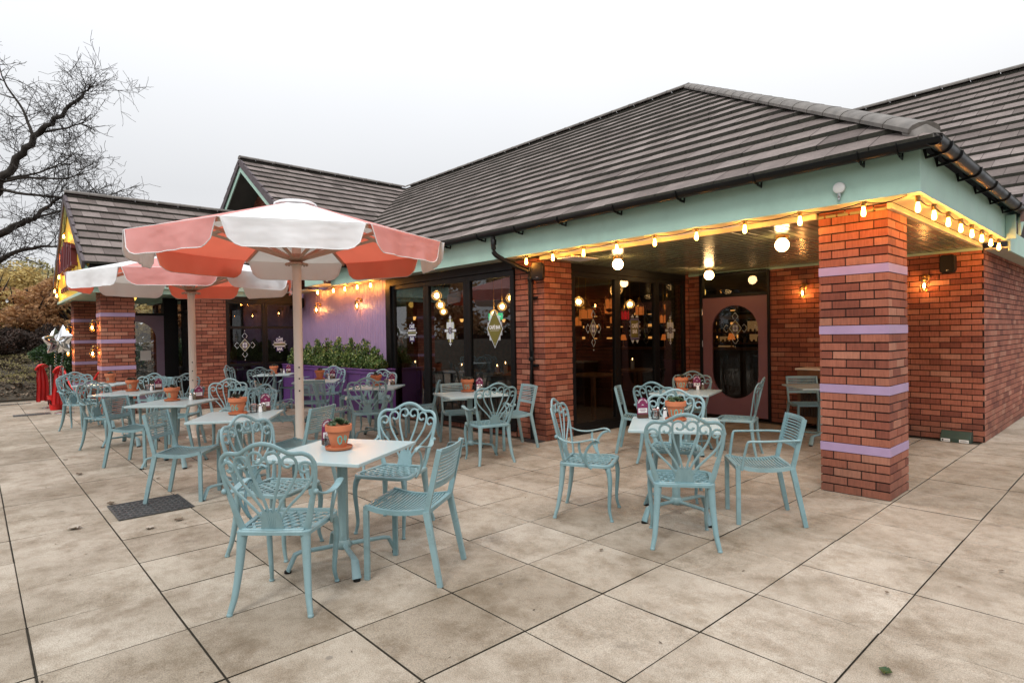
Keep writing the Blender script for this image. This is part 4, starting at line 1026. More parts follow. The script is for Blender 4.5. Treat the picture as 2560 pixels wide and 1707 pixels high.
for kd,x,y,a,lb in CH:
    g_=GC1 if kd in 'AB' else GC2
    if kd not in protos:
        o=protos[kd]=(scroll_chair(lb,g_,kd=='A') if kd in 'AB' else slat_chair(lb,g_,kd=='D'))
    else: o=copy_tree(protos[kd]); o['label']=lb
    ar=radians(a); off=.225 if kd in 'AB' else .235
    o.location=(x+cos(ar)*off,y+sin(ar)*off,0); o.rotation_euler=(0,0,ar-pi/2)
# pots and condiments on the tables   (positions measured on each tabletop)
Z=.737
def toward(x,y,off=0): return atan2(CAM.y-y,CAM.x-x)+pi/2+off
GP='terracotta pots of succulents with hand painted table numbers'
PO=[('04',-2.08,-3.965,'04','grey green succulents in the terracotta pot painted 04 on the nearest table',0,.42),
('103',-1.15,-1.45,'103','green succulents in the terracotta pot painted 103',0,.05),('102',-2.50,.83,'102','dark succulent in the terracotta pot painted 102 before the mauve door',1,-.1),
('105',-4.50,-1.00,'05','spindly succulent in the terracotta pot painted 05 by the tall windows',1,-.1),('r',-6.36,-1.27,'12',"terracotta pot at the planter's right end, half hidden by a chair back",1,1.2),
('m',-8.42,-1.22,'','plain looking terracotta pot on the table by the middle of the planter',1,0),('l',-10.80,-1.13,'','terracotta pot on the corner table before the wing glazing, behind a scroll chair back',1,0),
('06',-4.50,-3.83,'06','dark succulent in the terracotta pot painted 06',1,-.45),('8',-6.47,-3.96,'08','dark succulent in the terracotta pot painted 8, second of the left row',1,-.75),
('0',-8.52,-4.02,'10','pale speckled succulent in the terracotta pot painted 0, third of the left row',1,-.7),('far',-10.85,-3.95,'11','dark succulent in the furthest terracotta pot of the left row, by the striped pillar',1,-.8)]
for i,(k,x,y,num,lb,dk,ro) in enumerate(PO):
    o=succulent(lb,num,GP,dk,seed=40+i); o.location=(x,y,Z); o.rotation_euler=(0,0,toward(x,y,ro))
TD={'04':'on the nearest table','103':'on the table in front of the porch','102':'on the table before the mauve door','105':'on the table between the tall windows and the downpipe','r':'on the table at the right end of the planter',
 'm':'on the table by the middle of the planter','l':'on the corner table before the wing glazing','06':'on the table just left of the near parasol pole','8':'on the second table of the left row','0':'on the third table of the left row'}
# per table: card, jar, salt, pepper positions (None = not visible there)
CD={'04':((-2.30,-3.93),(-2.19,-3.975),None,None),'103':((-1.44,-1.50),(-1.33,-1.475),(-1.305,-1.37),(-1.375,-1.37)),'102':((-2.40,1.03),(-2.50,1.04),(-2.36,.98),(-2.33,1.05)),
'105':((-4.50,-.80),(-4.60,-.86),(-4.46,-.86),(-4.43,-.82)),'r':((-6.33,-1.02),(-6.44,-1.05),(-6.30,-1.09),(-6.26,-1.05)),'m':((-8.42,-.98),(-8.46,-1.06),(-8.36,-1.08),(-8.33,-1.04)),
'l':((-10.92,-.78),(-11.0,-.9),(-10.86,-.90),(-10.82,-.85)),'06':((-4.60,-3.53),(-4.53,-3.67),(-4.49,-3.62),(-4.545,-3.56)),'8':((-6.42,-3.68),None,(-6.38,-3.78),(-6.41,-3.73)),'0':((-8.45,-3.70),(-8.44,-3.84),(-8.41,-3.80),(-8.46,-3.77))}
pc=pj=ps=pp=None
for k,(c,j,s_,p_) in CD.items():
    for q,kind in ((c,'c'),(j,'j'),(s_,'s'),(p_,'p')):
        if not q: continue
        if kind=='c':
            o=card_holder('x','burgundy order cards in wooden blocks') if pc is None else copy_tree(pc); pc=pc or o; lb='burgundy order card in its block '
        elif kind=='j':
            o=sachet_jar('x','jars of sugar sachets') if pj is None else copy_tree(pj); pj=pj or o; lb='glass jar of sugar sachets '
        elif kind=='s':
            o=shaker('x','salt and pepper shakers') if ps is None else copy_tree(ps); ps=ps or o; lb='white salt shaker '
        else:
            o=shaker('x','salt and pepper shakers',True) if pp is None else copy_tree(pp); pp=pp or o; lb='brown pepper shaker '
        o.location=(q[0],q[1],Z); o.rotation_euler=(0,0,toward(q[0],q[1],.35 if kind=='c' else 0)); o['label']=lb+TD[k]

# ================================================================== PARASOLS
def parasol(label,R,ze,zt,zhub,flip=0):
    t=thing('parasol',label,'parasol',group='pink and white striped parasols')
    mb=MB(); mb.lathe([(.05,.0),(.05,zt-.1)],24); mb.build('pole',M['cream'],t,smooth=50)
    mb=MB(); mb.lathe([(.0,0),(.11,0),(.11,.012),(.058,.016),(.058,.08),(.05,.085)],24); mb.build('base_plate',M['cream'],t,smooth=40)
    q=MB()
    for z in (1.0,1.13,.86):
        q.lathe([(.009,0),(.009,.006)],8,(.05*cos(-.3),.05*sin(-.3),z),ax=(cos(-.3),sin(-.3),0))
    q.build('bolt',M['black'],t)
    sc=R/1.75; r0=.20*sc; z0=zt-.03; C8=[(R*cos(radians(45*k)),R*sin(radians(45*k))) for k in range(9)]
    drop=.265*sc; names={}
    for k in range(8):
        pink=(k+flip)%2==0; outer=M['fab_pink'] if pink else M['fab_white']; inner=M['fab_coral'] if pink else M['fab_beige']
        A,B=Vector((*C8[k],ze)),Vector((*C8[k+1],ze)); a0=Vector((r0*cos(radians(45*k)),r0*sin(radians(45*k)),z0)); b0=Vector((r0*cos(radians(45*k+45)),r0*sin(radians(45*k+45)),z0))
        def panel(dz,m,mb,rev):
            n1,n2=8,8; vs=[];fs=[]
            for i in range(n1+1):
                u=i/n1; 
                for j in range(n2+1):
                    w=j/n2; p=(a0*(1-u)+A*u)*(1-w)+(b0*(1-u)+B*u)*w; p=p+Vector((0,0,-.035*sin(pi*w)*u*sc*(1-u*.55)+dz)); vs.append(p)
            for i in range(n1):
                for j in range(n2): q_=(i*(n2+1)+j,(i+1)*(n2+1)+j,(i+1)*(n2+1)+j+1,i*(n2+1)+j+1); fs.append(q_ if not rev else q_[::-1])
            mb.add(vs,fs,m)
        # valance outline (x along the edge 0..1, depth)
        Lw=(B-A).length; ed=(B-A).normalized(); outn=Vector((cos(radians(45*k+22.5)),sin(radians(45*k+22.5)),0))
        prof=[]; n=22
        for i in range(n+1):
            x=Lw*i/n; e=min(x,Lw-x); rr=.20*sc; d=drop*(1 if e>rr else sqrt(max(0,1-(1-e/rr)**2))); prof.append((x,max(.004,d)))
        def val(off,m,mb,rev):
            rows=5; vs=[];fs=[]
            for i,(x,d) in enumerate(prof):
                for r_ in range(rows+1):
                    f=r_/rows; xin=Lw/2+(x-Lw/2)*(1-.035*f*1.0)
                    wob=.016*sin(x*9+k*2.1)*f+.012*sin(x*23+k)*f*f
                    vs.append(A+ed*xin+outn*(off+.02*f+wob)+Vector((0,0,-d*f)))
            for i in range(n):
                for r_ in range(rows): q_=(i*(rows+1)+r_,i*(rows+1)+r_+1,(i+1)*(rows+1)+r_+1,(i+1)*(rows+1)+r_); fs.append(q_[::-1] if rev else q_)
            mb.add(vs,fs,m); return [vs[i*(rows+1)+rows] for i in range(n+1)]
        mb=MB(); panel(0,0,mb,False); panel(-.006,1,mb,True); edge=val(.003,0,mb,False); val(-.003,1,mb,True)
        cn=mb.build('canopy_panel',[outer,inner],t,smooth=180)
        q=MB(); q.tube(edge,.005*sc,None,5,cap=True); q.tube([A+Vector((0,0,.003)),B+Vector((0,0,.003))],.0035,None,5); q.build('piping',M['piping'],cn,smooth=60)
    q=MB()
    q.lathe([(.0,.022),(.12,.018),(.20,.006),(.235,-.012),(.24,-.03),(.232,-.03),(.0,-.0)],28,(0,0,zt)); q.build('vent_cap',M['fab_white'],t,smooth=60)
    for k in range(8):
        a=radians(45*k); d=Vector((cos(a),sin(a),0)); q=MB()
        q.tube([d*.06+Vector((0,0,z0-.05)),d*(R-.02)+Vector((0,0,ze-.022))],.014,.019,4,square=True); rb=q.build('rib',M['rib'],t,bevel=.003)
        rm=.62*R; zm=z0+(ze-z0)*((rm-r0)/(R-r0))-.03; q=MB(); q.tube([d*.085+Vector((0,0,zhub+.035)),d*rm+Vector((0,0,zm))],.013,.017,4,square=True); q.build('strut',M['rib'],rb,bevel=.003)
    q=MB(); q.lathe([(.052,.0),(.062,.0),(.115,.03),(.115,.036),(.062,.05),(.056,.09)],16,(0,0,zhub)); q.lathe([(.052,-.035),(.125,-.03),(.125,-.02),(.06,.0)],16,(0,0,zhub))
    for k in range(16): a=2*pi*k/16; q.lathe([(.010,0),(.010,.022)],6,(.118*cos(a),.118*sin(a),zhub-.045))
    q.build('hub',M['rib'],t,smooth=40)
    return t
u=parasol('near parasol with a white panel facing us, pale pole rising between the tables',1.685,2.544,3.03,2.351,0); u.location=(-5.207,-2.926,0)
u=parasol('far parasol partly under the near one, with a pink panel facing us',1.50,2.40,2.80,2.20,1); u.location=(-8.31,-3.27,0)

# ================================================================== LIGHTS
def hang_string(name,label,pts,cable_pts,zb,kind='bulb',group='festoon light strings'):
    t=thing('festoon_lights',label,'string lights',loc=pts[0],group=group); L0=Vector(pts[0])
    mb=MB(); mb.tube([Vector(p)-L0 for p in cable_pts],.0045,None,5); mb.build('cable',M['black'],t,smooth=60)
    me=None
    for p in pts:
        if me is None:
            mb=MB(); mb.lathe([(.017,.045),(.0185,.05),(.0185,.095),(.012,.10)],12); s_=mb.build('bulb_socket',M['brass'],t,smooth=50)
            b2=MB(); b2.lathe([(.0,-.036),(.009,-.034),(.016,-.027),(.019,-.012),(.018,.0),(.014,.022),(.011,.045)],12); bb=b2.build('bulb',M['bulb'],t,smooth=60); me=(s_,bb)
        else:
            s_=me[0].copy(); bb=me[1].copy(); 
            for o in (s_,bb): COL.objects.link(o); o.parent=t
        for o in (s_,bb): o.location=Vector(p)-L0; o.rotation_euler=(0,0,rnd(0,6))
main=[(x,-.245,2.435) for x in (-.11,-.62,-1.13,-1.64,-2.14,-2.65,-3.15,-3.66,-4.15)]
def sag(P,top,dz=.02):
    r=[]
    for a,b_ in zip(P[:-1],P[1:]):
        for k in range(6): f=k/6; r.append((a[0]+(b_[0]-a[0])*f,a[1]+(b_[1]-a[1])*f,top-dz*sin(pi*f)))
    r.append((P[-1][0],P[-1][1],top)); return r
hang_string('m','warm bulbs strung along the underside of the front mint fascia over the porch',main,sag([(.2,-.245,0)]+main+[(-4.6,-.24,0)],2.517,.03),0)
rt=[(.245,-.13+.506*k,2.425) for k in range(8)]
hang_string('r','warm bulbs strung under the right hand fascia beside the near pillar',rt,sag(rt,2.512,.03),0)
lv=[(-10.88,-.12,2.455),(-10.05,-.15,2.44),(-9.54,-.15,2.44),(-9.02,-.15,2.44),(-8.5,-.15,2.44)]
hang_string('l','warm bulbs strung above the lavender boarded wall',lv,sag([(-11.3,-.1,0)]+lv+[(-8.1,-.15,0)],2.515,.03),0)
yl=[(-14.72-.58*k,-4.19,3.78-.40*k) for k in range(4)]+[(-16.9,-4.19,2.72)]
hang_string('y','warm bulbs hung down the sloping edge of the yellow gable',yl,[(-14.65,-4.18,4.2)]+[(p[0],p[1]+.02,p[2]+.1) for p in yl]+[(-16.95,-4.18,2.55),(-16.7,-4.18,2.52),(-16.6,-4.18,2.62)],0)
def globe(x,y,r,lb,zc=2.47,mat='globe',cz=None):
    t=thing('globe_light',lb,'ceiling light',(x,y,zc),group='opal globe lights under the porch ceiling')
    mb=MB(); mb.lathe([(.062,-.035),(.066,-.03),(.066,0),(.0,0)],20); mb.build('ceiling_rose',M['brass'],t,smooth=40)
    mb=MB(); mb.ball((0,0,-.035-r*.93),r,24); mb.build('globe',M[mat],t,smooth=180)
globe(-3.26,.57,.070,'opal globe light at the left front of the porch ceiling'); globe(-3.31,3.0,.074,'opal globe light in front of the mauve door'); globe(-1.15,.63,.070,'opal globe light nearest the brick pillar')
for x,y,lb in ((-12.6,-3.3,'yellow globe light under the entrance ceiling behind the striped pillar'),):
    globe(x,y,.085,lb,2.47,'globe_dim')
def bulkhead(x,y,z,lb,yaw=0,side=False):
    t=thing('bulkhead_lamp',lb,'wall lamp',(x,y,z),yaw,group='caged brass bulkhead wall lamps')
    mb=MB(); mb.lathe([(.045,0),(.045,.014),(.030,.02)],16,(0,0,.10),ax=(0,-1,0)); mb.tube(catmull([(0,-.01,.10),(0,-.05,.135),(0,-.095,.125),(0,-.10,.085)],4),.013,None,8); mb.lathe([(.034,.055),(.042,.062),(.042,.078),(.020,.092)],16,(0,-.10,0)); mb.build('bracket',M['brass'],t,smooth=50)
    mb=MB()
    for k in range(6):
        a=2*pi*k/6; mb.tube([(.043*cos(a),-.10+.043*sin(a),.06),(.045*cos(a),-.10+.045*sin(a),-.05),(.028*cos(a),-.10+.028*sin(a),-.085),(0,-.10,-.098)],.0032,None,5)
    for z in (.02,-.045): mb.tube([(.046*cos(2*pi*k/20),-.10+.046*sin(2*pi*k/20),z) for k in range(20)],.0032,None,5,closed=True)
    mb.build('wire_cage',M['brass'],t,smooth=60)
    mb=MB(); mb.lathe([(.0,-.080),(.022,-.070),(.034,-.045),(.036,.0),(.034,.055)],16,(0,-.10,0)); mb.build('glass_jar',M['jar'],t,smooth=60)
    mb=MB(); mb.lathe([(.0,-.045),(.012,-.038),(.016,-.015),(.010,.02),(.0,.03)],10,(0,-.10,0)); mb.build('bulb',M['walllamp'],t,smooth=180)
bulkhead(-2.12,3.726,2.04,'caged wall lamp on the porch back wall between the door and the near pillar')
bulkhead(-.56,3.726,2.04,'caged wall lamp right of the near pillar, under the black speaker')
bulkhead(-11.05,.02,2.10,'left of the two caged lamps on the lavender wall'); bulkhead(-9.18,.02,2.10,'right of the two caged lamps on the lavender wall')
for x,z,lb in ((-12.62,1.75,'upper caged lamp on the front face of the right entrance pillar'),(-12.62,1.24,'lower caged lamp on the front face of the right entrance pillar'),(-16.7,1.72,'upper caged lamp on the front face of the left entrance pillar'),(-16.7,1.20,'lower caged lamp on the front face of the left entrance pillar')): bulkhead(x,-3.875,z,lb)
def speaker(x,y,z,n,lb):
    t=thing('speaker',lb,'speaker',(x,y,z),atan2(n[0],-n[1]),group='black outdoor speakers')
    mb=MB(); P=[]
    for cx,cz,a0 in ((.045,.075,0),(-.045,.075,pi/2),(-.045,-.075,pi),(.045,-.075,3*pi/2)):
        for k in range(6): a=a0+pi/2*k/5; P.append((cx+.04*cos(a),-.05,cz+.045*sin(a)))
    mb.prism(P,(0,-.09,0)); mb.build('cabinet',M['black_plastic'],t,bevel=.008)
    Q=[(p[0]*.9,-.1445,p[2]*.93) for p in P]; mb=MB(); mb.prism(Q,(0,.006,0)); mb.build('grille',M['black'],t)
    mb=MB(); mb.box(-.014,-.1475,-.088,.014,-.1455,-.080); mb.build('badge',M['steel'],t)
    mb=MB(); mb.box(-.02,-.055,-.03,.02,0,.03); mb.box(-.035,-.008,-.07,.035,0,.07); mb.build('wall_bracket',M['black'],t,bevel=.003)
speaker(-.30,3.725,2.29,(0,-1,0),'black speaker high on the porch back wall right of the near pillar')
speaker(-4.18,.045,2.32,(.45,-.9,0),'black speaker on the brick pier beside the downpipe'); speaker(-11.93,.0,2.28,(.3,-.95,0),'black speaker at the left end of the lavender wall')
t=thing('fascia_sensor','round white sensor on the mint fascia above the near pillar','sensor',(-.27,-.302,2.655))
mb=MB(); mb.lathe([(.046,0),(.048,.006),(.046,.026),(.040,.030)],24,(0,0,.0),ax=(0,-1,0)); mb.build('housing',M['white'],t,smooth=40)
mb=MB(); mb.lathe([(.012,0),(.014,.01),(.014,.035)],12,(0,-.018,-.085)); mb.lathe([(.010,0),(.010,.02)],12,(0,-.018,-.10)); mb.build('cable_gland',M['steel'],t,smooth=40)
t=thing('patio_heater','flat pale infrared heater under the porch soffit beside the pier','heater',(-3.49,.02,2.44))
mb=MB(); mb.box(-.16,-.20,-.018,.16,.24,-.006); mb.build('heater_plate',M['white'],t,bevel=.004); mb=MB(); mb.box(-.03,-.08,-.006,.03,.08,.03); mb.build('mounting_bracket',M['brass'],t,bevel=.002)

# ================================================================== PLANTING
def leaf_cluster(mb,c,n,r,ls,flat=.5,shape='ball',up=0):
    for _ in range(n):
        while True:
            p=Vector((rnd(-1,1),rnd(-1,1),rnd(-1,1)))
            if p.length<=1: break
        if shape=='shell': p=p.normalized()*rnd(.55,1.0)
        q=Vector(c)+Vector((p.x*r[0],p.y*r[1],p.z*r[2])); d=Vector((rnd(-1,1),rnd(-1,1),rnd(-.6,1)+up)).normalized(); s_=d.orthogonal().normalized(); s_.rotate(Matrix.Rotation(rnd(0,6.28),3,d)); L=ls*rnd(.6,1.3); w=L*flat*.5
        n_=d.cross(s_)
        mb.add([q-d*L*.5,q+s_*w+n_*w*.25,q+d*L*.5,q-s_*w+n_*w*.25],[(0,1,2,3)])
# planter
pl=thing('planter_trough','long deep purple panelled planter in front of the lavender wall','planter',(-9.7,-.23,0))
mb=MB(); x0,x1,y0,y1=-2.36,1.82,-.22,.21
mb.box(x0,y0,.0,x1,y0+.03,.86); mb.box(x0,y1-.03,0,x1,y1,.86); mb.box(x0,y0+.03,0,x0+.03,y1-.03,.86); mb.box(x1-.03,y0+.03,0,x1,y1-.03,.86); mb.build('trough',M['purple'],pl,bevel=.003)
mb=MB(); mb.box(x0-.02,y0-.025,.86,x1+.02,y0+.045,.885); mb.box(x0-.02,y1-.045,.86,x1+.02,y1+.0,.885); mb.box(x1-.05,y0+.045,.86,x1+.02,y1-.045,.885); mb.box(x0-.02,y0+.045,.86,x0+.05,y1-.045,.885); mb.build('rim',M['purple'],pl,bevel=.004)
mb=MB()
for i in range(8):
    a=x0+.06+i*.515; mb.box(a,y0-.012,.08,a+.03,y0-.001,.80); mb.box(a+.48,y0-.012,.08,a+.51,y0-.001,.80) if i==7 else None
mb.box(x0,y0-.014,.02,x1,y0-.001,.09); mb.box(x0,y0-.014,.79,x1,y0-.001,.855); mb.build('moulding',M['purple'],pl,bevel=.003)
mb=MB(); mb.box(x0+.03,y0+.03,.70,x1-.03,y1-.03,.80); mb.build('soil',M['soil'],pl)
random.seed(31)
hx=[-11.75,-11.25,-10.72,-10.2,-9.68,-9.17,-8.68,-8.25]; pos=['leftmost, partly behind the parasol pole','second from the left','third from the left','fourth from the left','fifth from the left','sixth from the left','seventh from the left','rightmost']
for i,x in enumerate(hx):
    h=rnd(.50,.64); 
    if i==7: h=.42
    t=thing('hedge_plant','glossy evergreen shrub in the purple planter, '+pos[i],'shrub',(x,-.23,.80),group='evergreen shrubs in the purple planter')
    mb=MB()
    for k in range(34):
        a=rnd(0,6.28); r=rnd(0,.25); hh=h*rnd(.55,1.12)*(1-.5*(r/.24)**2); bx_,by=r*cos(a)*1.2,r*sin(a)*.75; st=Vector((bx_*.45,by*.45,0)); en=Vector((bx_,by,hh))
        for j in range(18): f=.25+.75*j/17; q=st.lerp(en,f); leaf_cluster(mb,q,4,(.05,.05,.045),.044,.6,up=.5)
        leaf_cluster(mb,en,8,(.035,.035,.045),.048,.55,up=1.2)
    mb.build('foliage',M['leaf_box'],t)
    mb=MB()
    for k in range(9): a=rnd(0,6.28); r=rnd(.05,.18); mb.tube([(0,0,0),(r*.5*cos(a),r*.4*sin(a),h*.5),(r*cos(a),r*.7*sin(a),h*.85)],.005,None,4)
    mb.build('stems',M['bark'],t)

# bare tree left of the gable
random.seed(77)
tr=thing('bare_tree','large leafless tree leaning over behind the yellow gable','tree',(-22.6,-6.4,.9)); T0=Vector((-22.6,-6.4,.9))
tk=MB(); tw=MB()
def limb(mb,pts,r0,r1,n=7):
    P=catmull(pts,5); N=len(P); Q=[p+Vector((rnd(-1,1),rnd(-1,1),rnd(-1,1)))*.25*r0 for p in P]; mb.tube([q-T0 for q in Q],[r0+(r1-r0)*(i/(N-1)) for i in range(N)],None,n); return P
def twig(p,d,L,r,depth):
    pts=[p]; seg=max(3,int(L/.16)); q=Vector(p); dd=Vector(d).normalized()
    for i in range(seg):
        dd=(dd+Vector((rnd(-1,1),rnd(-1,1),rnd(-.8,.9)))*.24).normalized(); q=q+dd*(L/seg); pts.append(q.copy())
    n=len(pts); tw.tube([a-T0 for a in pts],[max(.0052,r*(1-.65*i/(n-1))) for i in range(n)],None,3 if r<.02 else 5,cap=False)
    if depth>0:
        for i in range(1,n):
            for _ in range(2 if rnd(0,1)<.42 else 1):
                if rnd(0,1)<.72:
                    s_=Vector((rnd(-1,1),rnd(-1,1),rnd(-.7,1))).normalized(); twig(pts[i],(dd*.6+s_).normalized(),L*rnd(.32,.6),max(.0052,r*.5),depth-1)
trunk=limb(tk,[(-22.6,-6.4,.5),(-22.4,-6.3,2.2),(-21.9,-6.0,4.0),(-21.26,-5.41,5.11),(-20.94,-5.04,6.05),(-20.51,-4.56,6.89),(-20.08,-4.08,7.61),(-19.74,-3.7,8.01),(-19.36,-3.27,8.54),(-19.19,-3.08,8.8)],.19,.018,10)
l2=limb(tk,[(-22.1,-6.1,3.4),(-21.16,-5.31,4.38),(-20.6,-4.69,4.88),(-20.3,-4.36,5.03),(-20.0,-4.0,5.4),(-19.6,-3.6,5.75)],.13,.02,8)
l3=limb(tk,[(-22.0,-6.0,3.0),(-21.1,-5.25,3.7),(-20.7,-4.8,4.05),(-20.2,-4.25,4.2),(-19.6,-3.8,4.2)],.10,.02,7)
l4=limb(tk,[(-20.9,-5.0,6.1),(-20.4,-4.5,6.2),(-19.9,-4.0,6.15),(-19.5,-3.5,6.2),(-19.1,-3.2,6.5)],.045,.008,6)
l5=limb(tk,[(-20.8,-4.9,6.2),(-20.2,-4.3,6.3),(-19.7,-3.8,6.55),(-19.3,-3.4,6.9)],.04,.008,6)
l6=limb(tk,[(-20.3,-4.3,7.3),(-20.7,-4.5,8.2),(-20.9,-4.9,9.0),(-21.0,-5.0,9.6)],.045,.01,6)
l7=limb(tk,[(-21.0,-5.1,5.9),(-20.3,-4.4,5.7),(-19.6,-3.7,5.6),(-19.1,-3.2,5.3),(-18.7,-2.8,5.1)],.045,.008,6)
def fuzz(P,i0,cnt,L,dr=.6,depth=2,r=.014):
    for _ in range(cnt):
        i=random.randrange(i0,len(P)-1); d=(P[i+1]-P[i]).normalized(); s_=Vector((rnd(-1,1),rnd(-1,1),rnd(-1,1))).normalized(); twig(P[i],d*dr+s_,L*rnd(.5,1.2),r,depth)
l8=limb(tk,[(-20.1,-4.1,7.5),(-19.6,-3.6,7.6),(-19.3,-3.3,7.7),(-19.0,-3.0,7.5)],.035,.008,6); l9=limb(tk,[(-20.5,-4.5,5.0),(-19.6,-3.6,5.3),(-19.1,-3.1,5.6),(-18.7,-2.7,5.6),(-18.3,-2.3,5.4)],.035,.008,6)
fuzz(trunk,14,42,1.15,.5,2,.012); fuzz(trunk,28,30,.8,.3,2,.009); fuzz(l2,3,24,1.15); fuzz(l3,4,22,1.05); fuzz(l4,4,22,1.0); fuzz(l5,4,16,.9); fuzz(l6,3,16,.9); fuzz(l7,4,26,1.0); fuzz(l8,3,14,.8); fuzz(l9,4,26,1.0)
tk.build('trunk',M['bark'],tr,smooth=70); tw.build('branches',M['twig'],tr)

def autumn_tree(x,y,h,w,mat,lb,seed,group='autumn trees beyond the bank',nl=6400,ls=.13,z0=None):
    random.seed(seed); zb=bankz(x,y) if z0 is None else z0; t=thing('autumn_tree',lb,'tree',(x,y,zb),group=group)
    mb=MB(); mb.tube(catmull([(0,0,-.2),(.1,.05,h*.3),(0,.1,h*.6),(.05,0,h*.85)],4),[.13*(1-.06*i) for i in range(13)],None,7)
    for k in range(9): a=rnd(0,6.28); mb.tube(catmull([(0,0,h*rnd(.2,.45)),(w*.3*cos(a),w*.3*sin(a),h*.6),(w*.42*cos(a),w*.42*sin(a),h*rnd(.7,.95))],3),[.05,.045,.04,.035,.025,.018,.01],None,5)
    mb.build('trunk',M['bark'],t,smooth=70)
    mb=MB()
    for k in range(44):
        a=rnd(0,6.28); el=rnd(-.75,1); r=w*.5*sqrt(max(0,1-(el*.8)**2))*rnd(.45,1); c=(r*cos(a),r*sin(a),h*(.42+.46*el)); s_=rnd(.10,.2)*w
        leaf_cluster(mb,c,nl//34,(s_,s_,s_*.75),ls,.6,'shell')
    mb.build('crown',mat,t)
A_=[(-25.5,-6.0,3.0,3.3,'leaf_yellow','yellow brown tree at the left edge of the picture'),(-25.0,-4.3,2.6,2.4,'leaf_orange','orange brown tree second from the left edge'),(-27,-2.6,3.3,3.2,'leaf_olive','olive tree behind the orange one, right of the left edge'),
(-24.5,-3.0,2.7,2.3,'leaf_orange','rust coloured small tree just left of the entrance pillar'),(-29,-.4,4.3,3.8,'leaf_olive','taller olive tree showing above the others beside the gable'),(-29,-5.2,3.6,3.8,'leaf_olive','dull green tree in the gap behind the yellow and orange trees'),
(-24.8,-1.4,3.0,2.8,'leaf_yellow','golden tree right behind the entrance pillar'),(-31,-8,3.9,3.8,'leaf_orange','orange tree mostly beyond the left edge'),(-27.5,-4.0,3.3,3.0,'leaf_yellow','pale yellow tree behind the orange brown one'),(-32,-3.0,4.2,4.0,'leaf_olive','furthest olive tree, low on the skyline left of the gable')]
for i,(x,y,h,w,m,lb) in enumerate(A_): autumn_tree(x,y,h,w,M[m],lb,100+i)
def bush(x,y,h,w,d,mat,lb,seed,n=5200,ls=.085,name='bush',cat='bush'):
    random.seed(seed); t=thing(name,lb,cat,(x,y,bankz(x,y)-.05)); mb=MB()
    for k in range(44):
        a=rnd(0,6.28); f=rnd(0,1); r=(f**.5); hh=h*(1-.45*r*r)*rnd(.35,.95); leaf_cluster(mb,(r*w*.5*cos(a),r*d*.5*sin(a),hh),n//44,(.20,.20,.18),ls,.5,'shell',.4)
    mb.build('foliage',mat,t)
    mb=MB()
    for k in range(12): a=rnd(0,6.28); mb.tube([(0,0,0),(.2*w*cos(a),.2*d*sin(a),h*.5),(.4*w*cos(a),.4*d*sin(a),h*.8)],.012,None,4)
    mb.build('stems',M['bark'],t)
bush(-19.6,-3.75,1.35,1.7,1.5,M['leaf_laurel'],'dark green laurel bush behind the star balloons',201,9000)
bush(-19.9,-2.6,1.25,1.6,1.5,M['leaf_laurel'],'second dark green laurel showing between the entrance pillars',202,5000)
bush(-22.3,-5.6,1.0,2.6,1.9,M['leaf_brown'],'brown twiggy hedge shrub at the left edge of the bank',203,8000,.09)
bush(-22.6,-4.2,1.1,2.3,1.9,M['leaf_brown'],'brown twiggy hedge shrub left of the laurel',204,8000,.09)
bush(-22.8,-2.6,1.2,2.4,2.0,M['leaf_brown'],'brown twiggy hedge shrub behind the laurel',205,5000,.09)
# leaf litter and ground cover on the bank
random.seed(9); mb=MB()
for _ in range(17000):
    x=-18.1-5.0*rnd(0,1)**.8; y=rnd(-8.5,.5); z=bankz(x,y)+rnd(.0,.05); a=rnd(0,6.28); L=rnd(.03,.075); d=Vector((cos(a),sin(a),rnd(-.4,.6))).normalized(); s_=Vector((-sin(a),cos(a),rnd(-.4,.4))).normalized(); q=Vector((x,y,z)); mb.add([q-d*L,q+s_*L*.5,q+d*L,q-s_*L*.5],[(0,1,2,3)])
setp(mb.build('leaf_litter',M['leaf_dead']),'dead leaves covering the sloping bank at the left','leaf litter',kind='stuff')
mb=MB()
for _ in range(6500):
    x=-19.0-3.0*rnd(0,1); y=rnd(-7.5,-3.4); z=bankz(x,y); leaf_cluster(mb,(x,y,z+.05),1,(.02,.02,.05),.06,.4,up=.8)
setp(mb.build('ground_cover',M['leaf_olive']),'low olive ground cover growing over the upper bank','ground cover',kind='stuff')
t=thing('distant_wall','pale low wall glimpsed between the hedge and the trees','wall',(-26.0,-6.0,0)); mb=MB(); mb.box(-.1,-4,.5,.1,1.2,1.75); mb.build('wall_face',M['white'],t)

# reflections' surroundings across the car park, behind the viewer
B_=[(-30,-24),(-24,-25),(-18.5,-24),(-13,-25.5),(-7.5,-24),(-2,-25),(3.5,-24),(9,-25),(15,-24),(-36,-22)]
pw=['first','second','third','fourth','fifth','sixth','seventh','eighth','ninth','tenth']
for i,(x,y) in enumerate(B_): autumn_tree(x,y,rnd(6.5,8.2),6.6,M['leaf_olive' if i%3 else 'leaf_orange'],'tree across the car park seen mirrored in the windows, %s of ten'%pw[i],300+i,'trees across the car park',1900,.42,z0=0)
t=thing('added_reflection_hedge','added unseen hedge behind the viewer that keeps the window reflections dark','hedge',(0,-21.5,0)); random.seed(4); mb=MB()  # unseen hedge added so the window glass mirrors something dark
for k in range(260): leaf_cluster(mb,(rnd(-34,18),rnd(-.5,.5),rnd(.2,1.9)),26,(.5,.4,.4),.22,.6,'shell')
mb.build('foliage',M['leaf_laurel'],t); mb=MB(); mb.box(-34,-.4,0,18,.4,1.6); mb.build('dense_core',M['bark'],t)
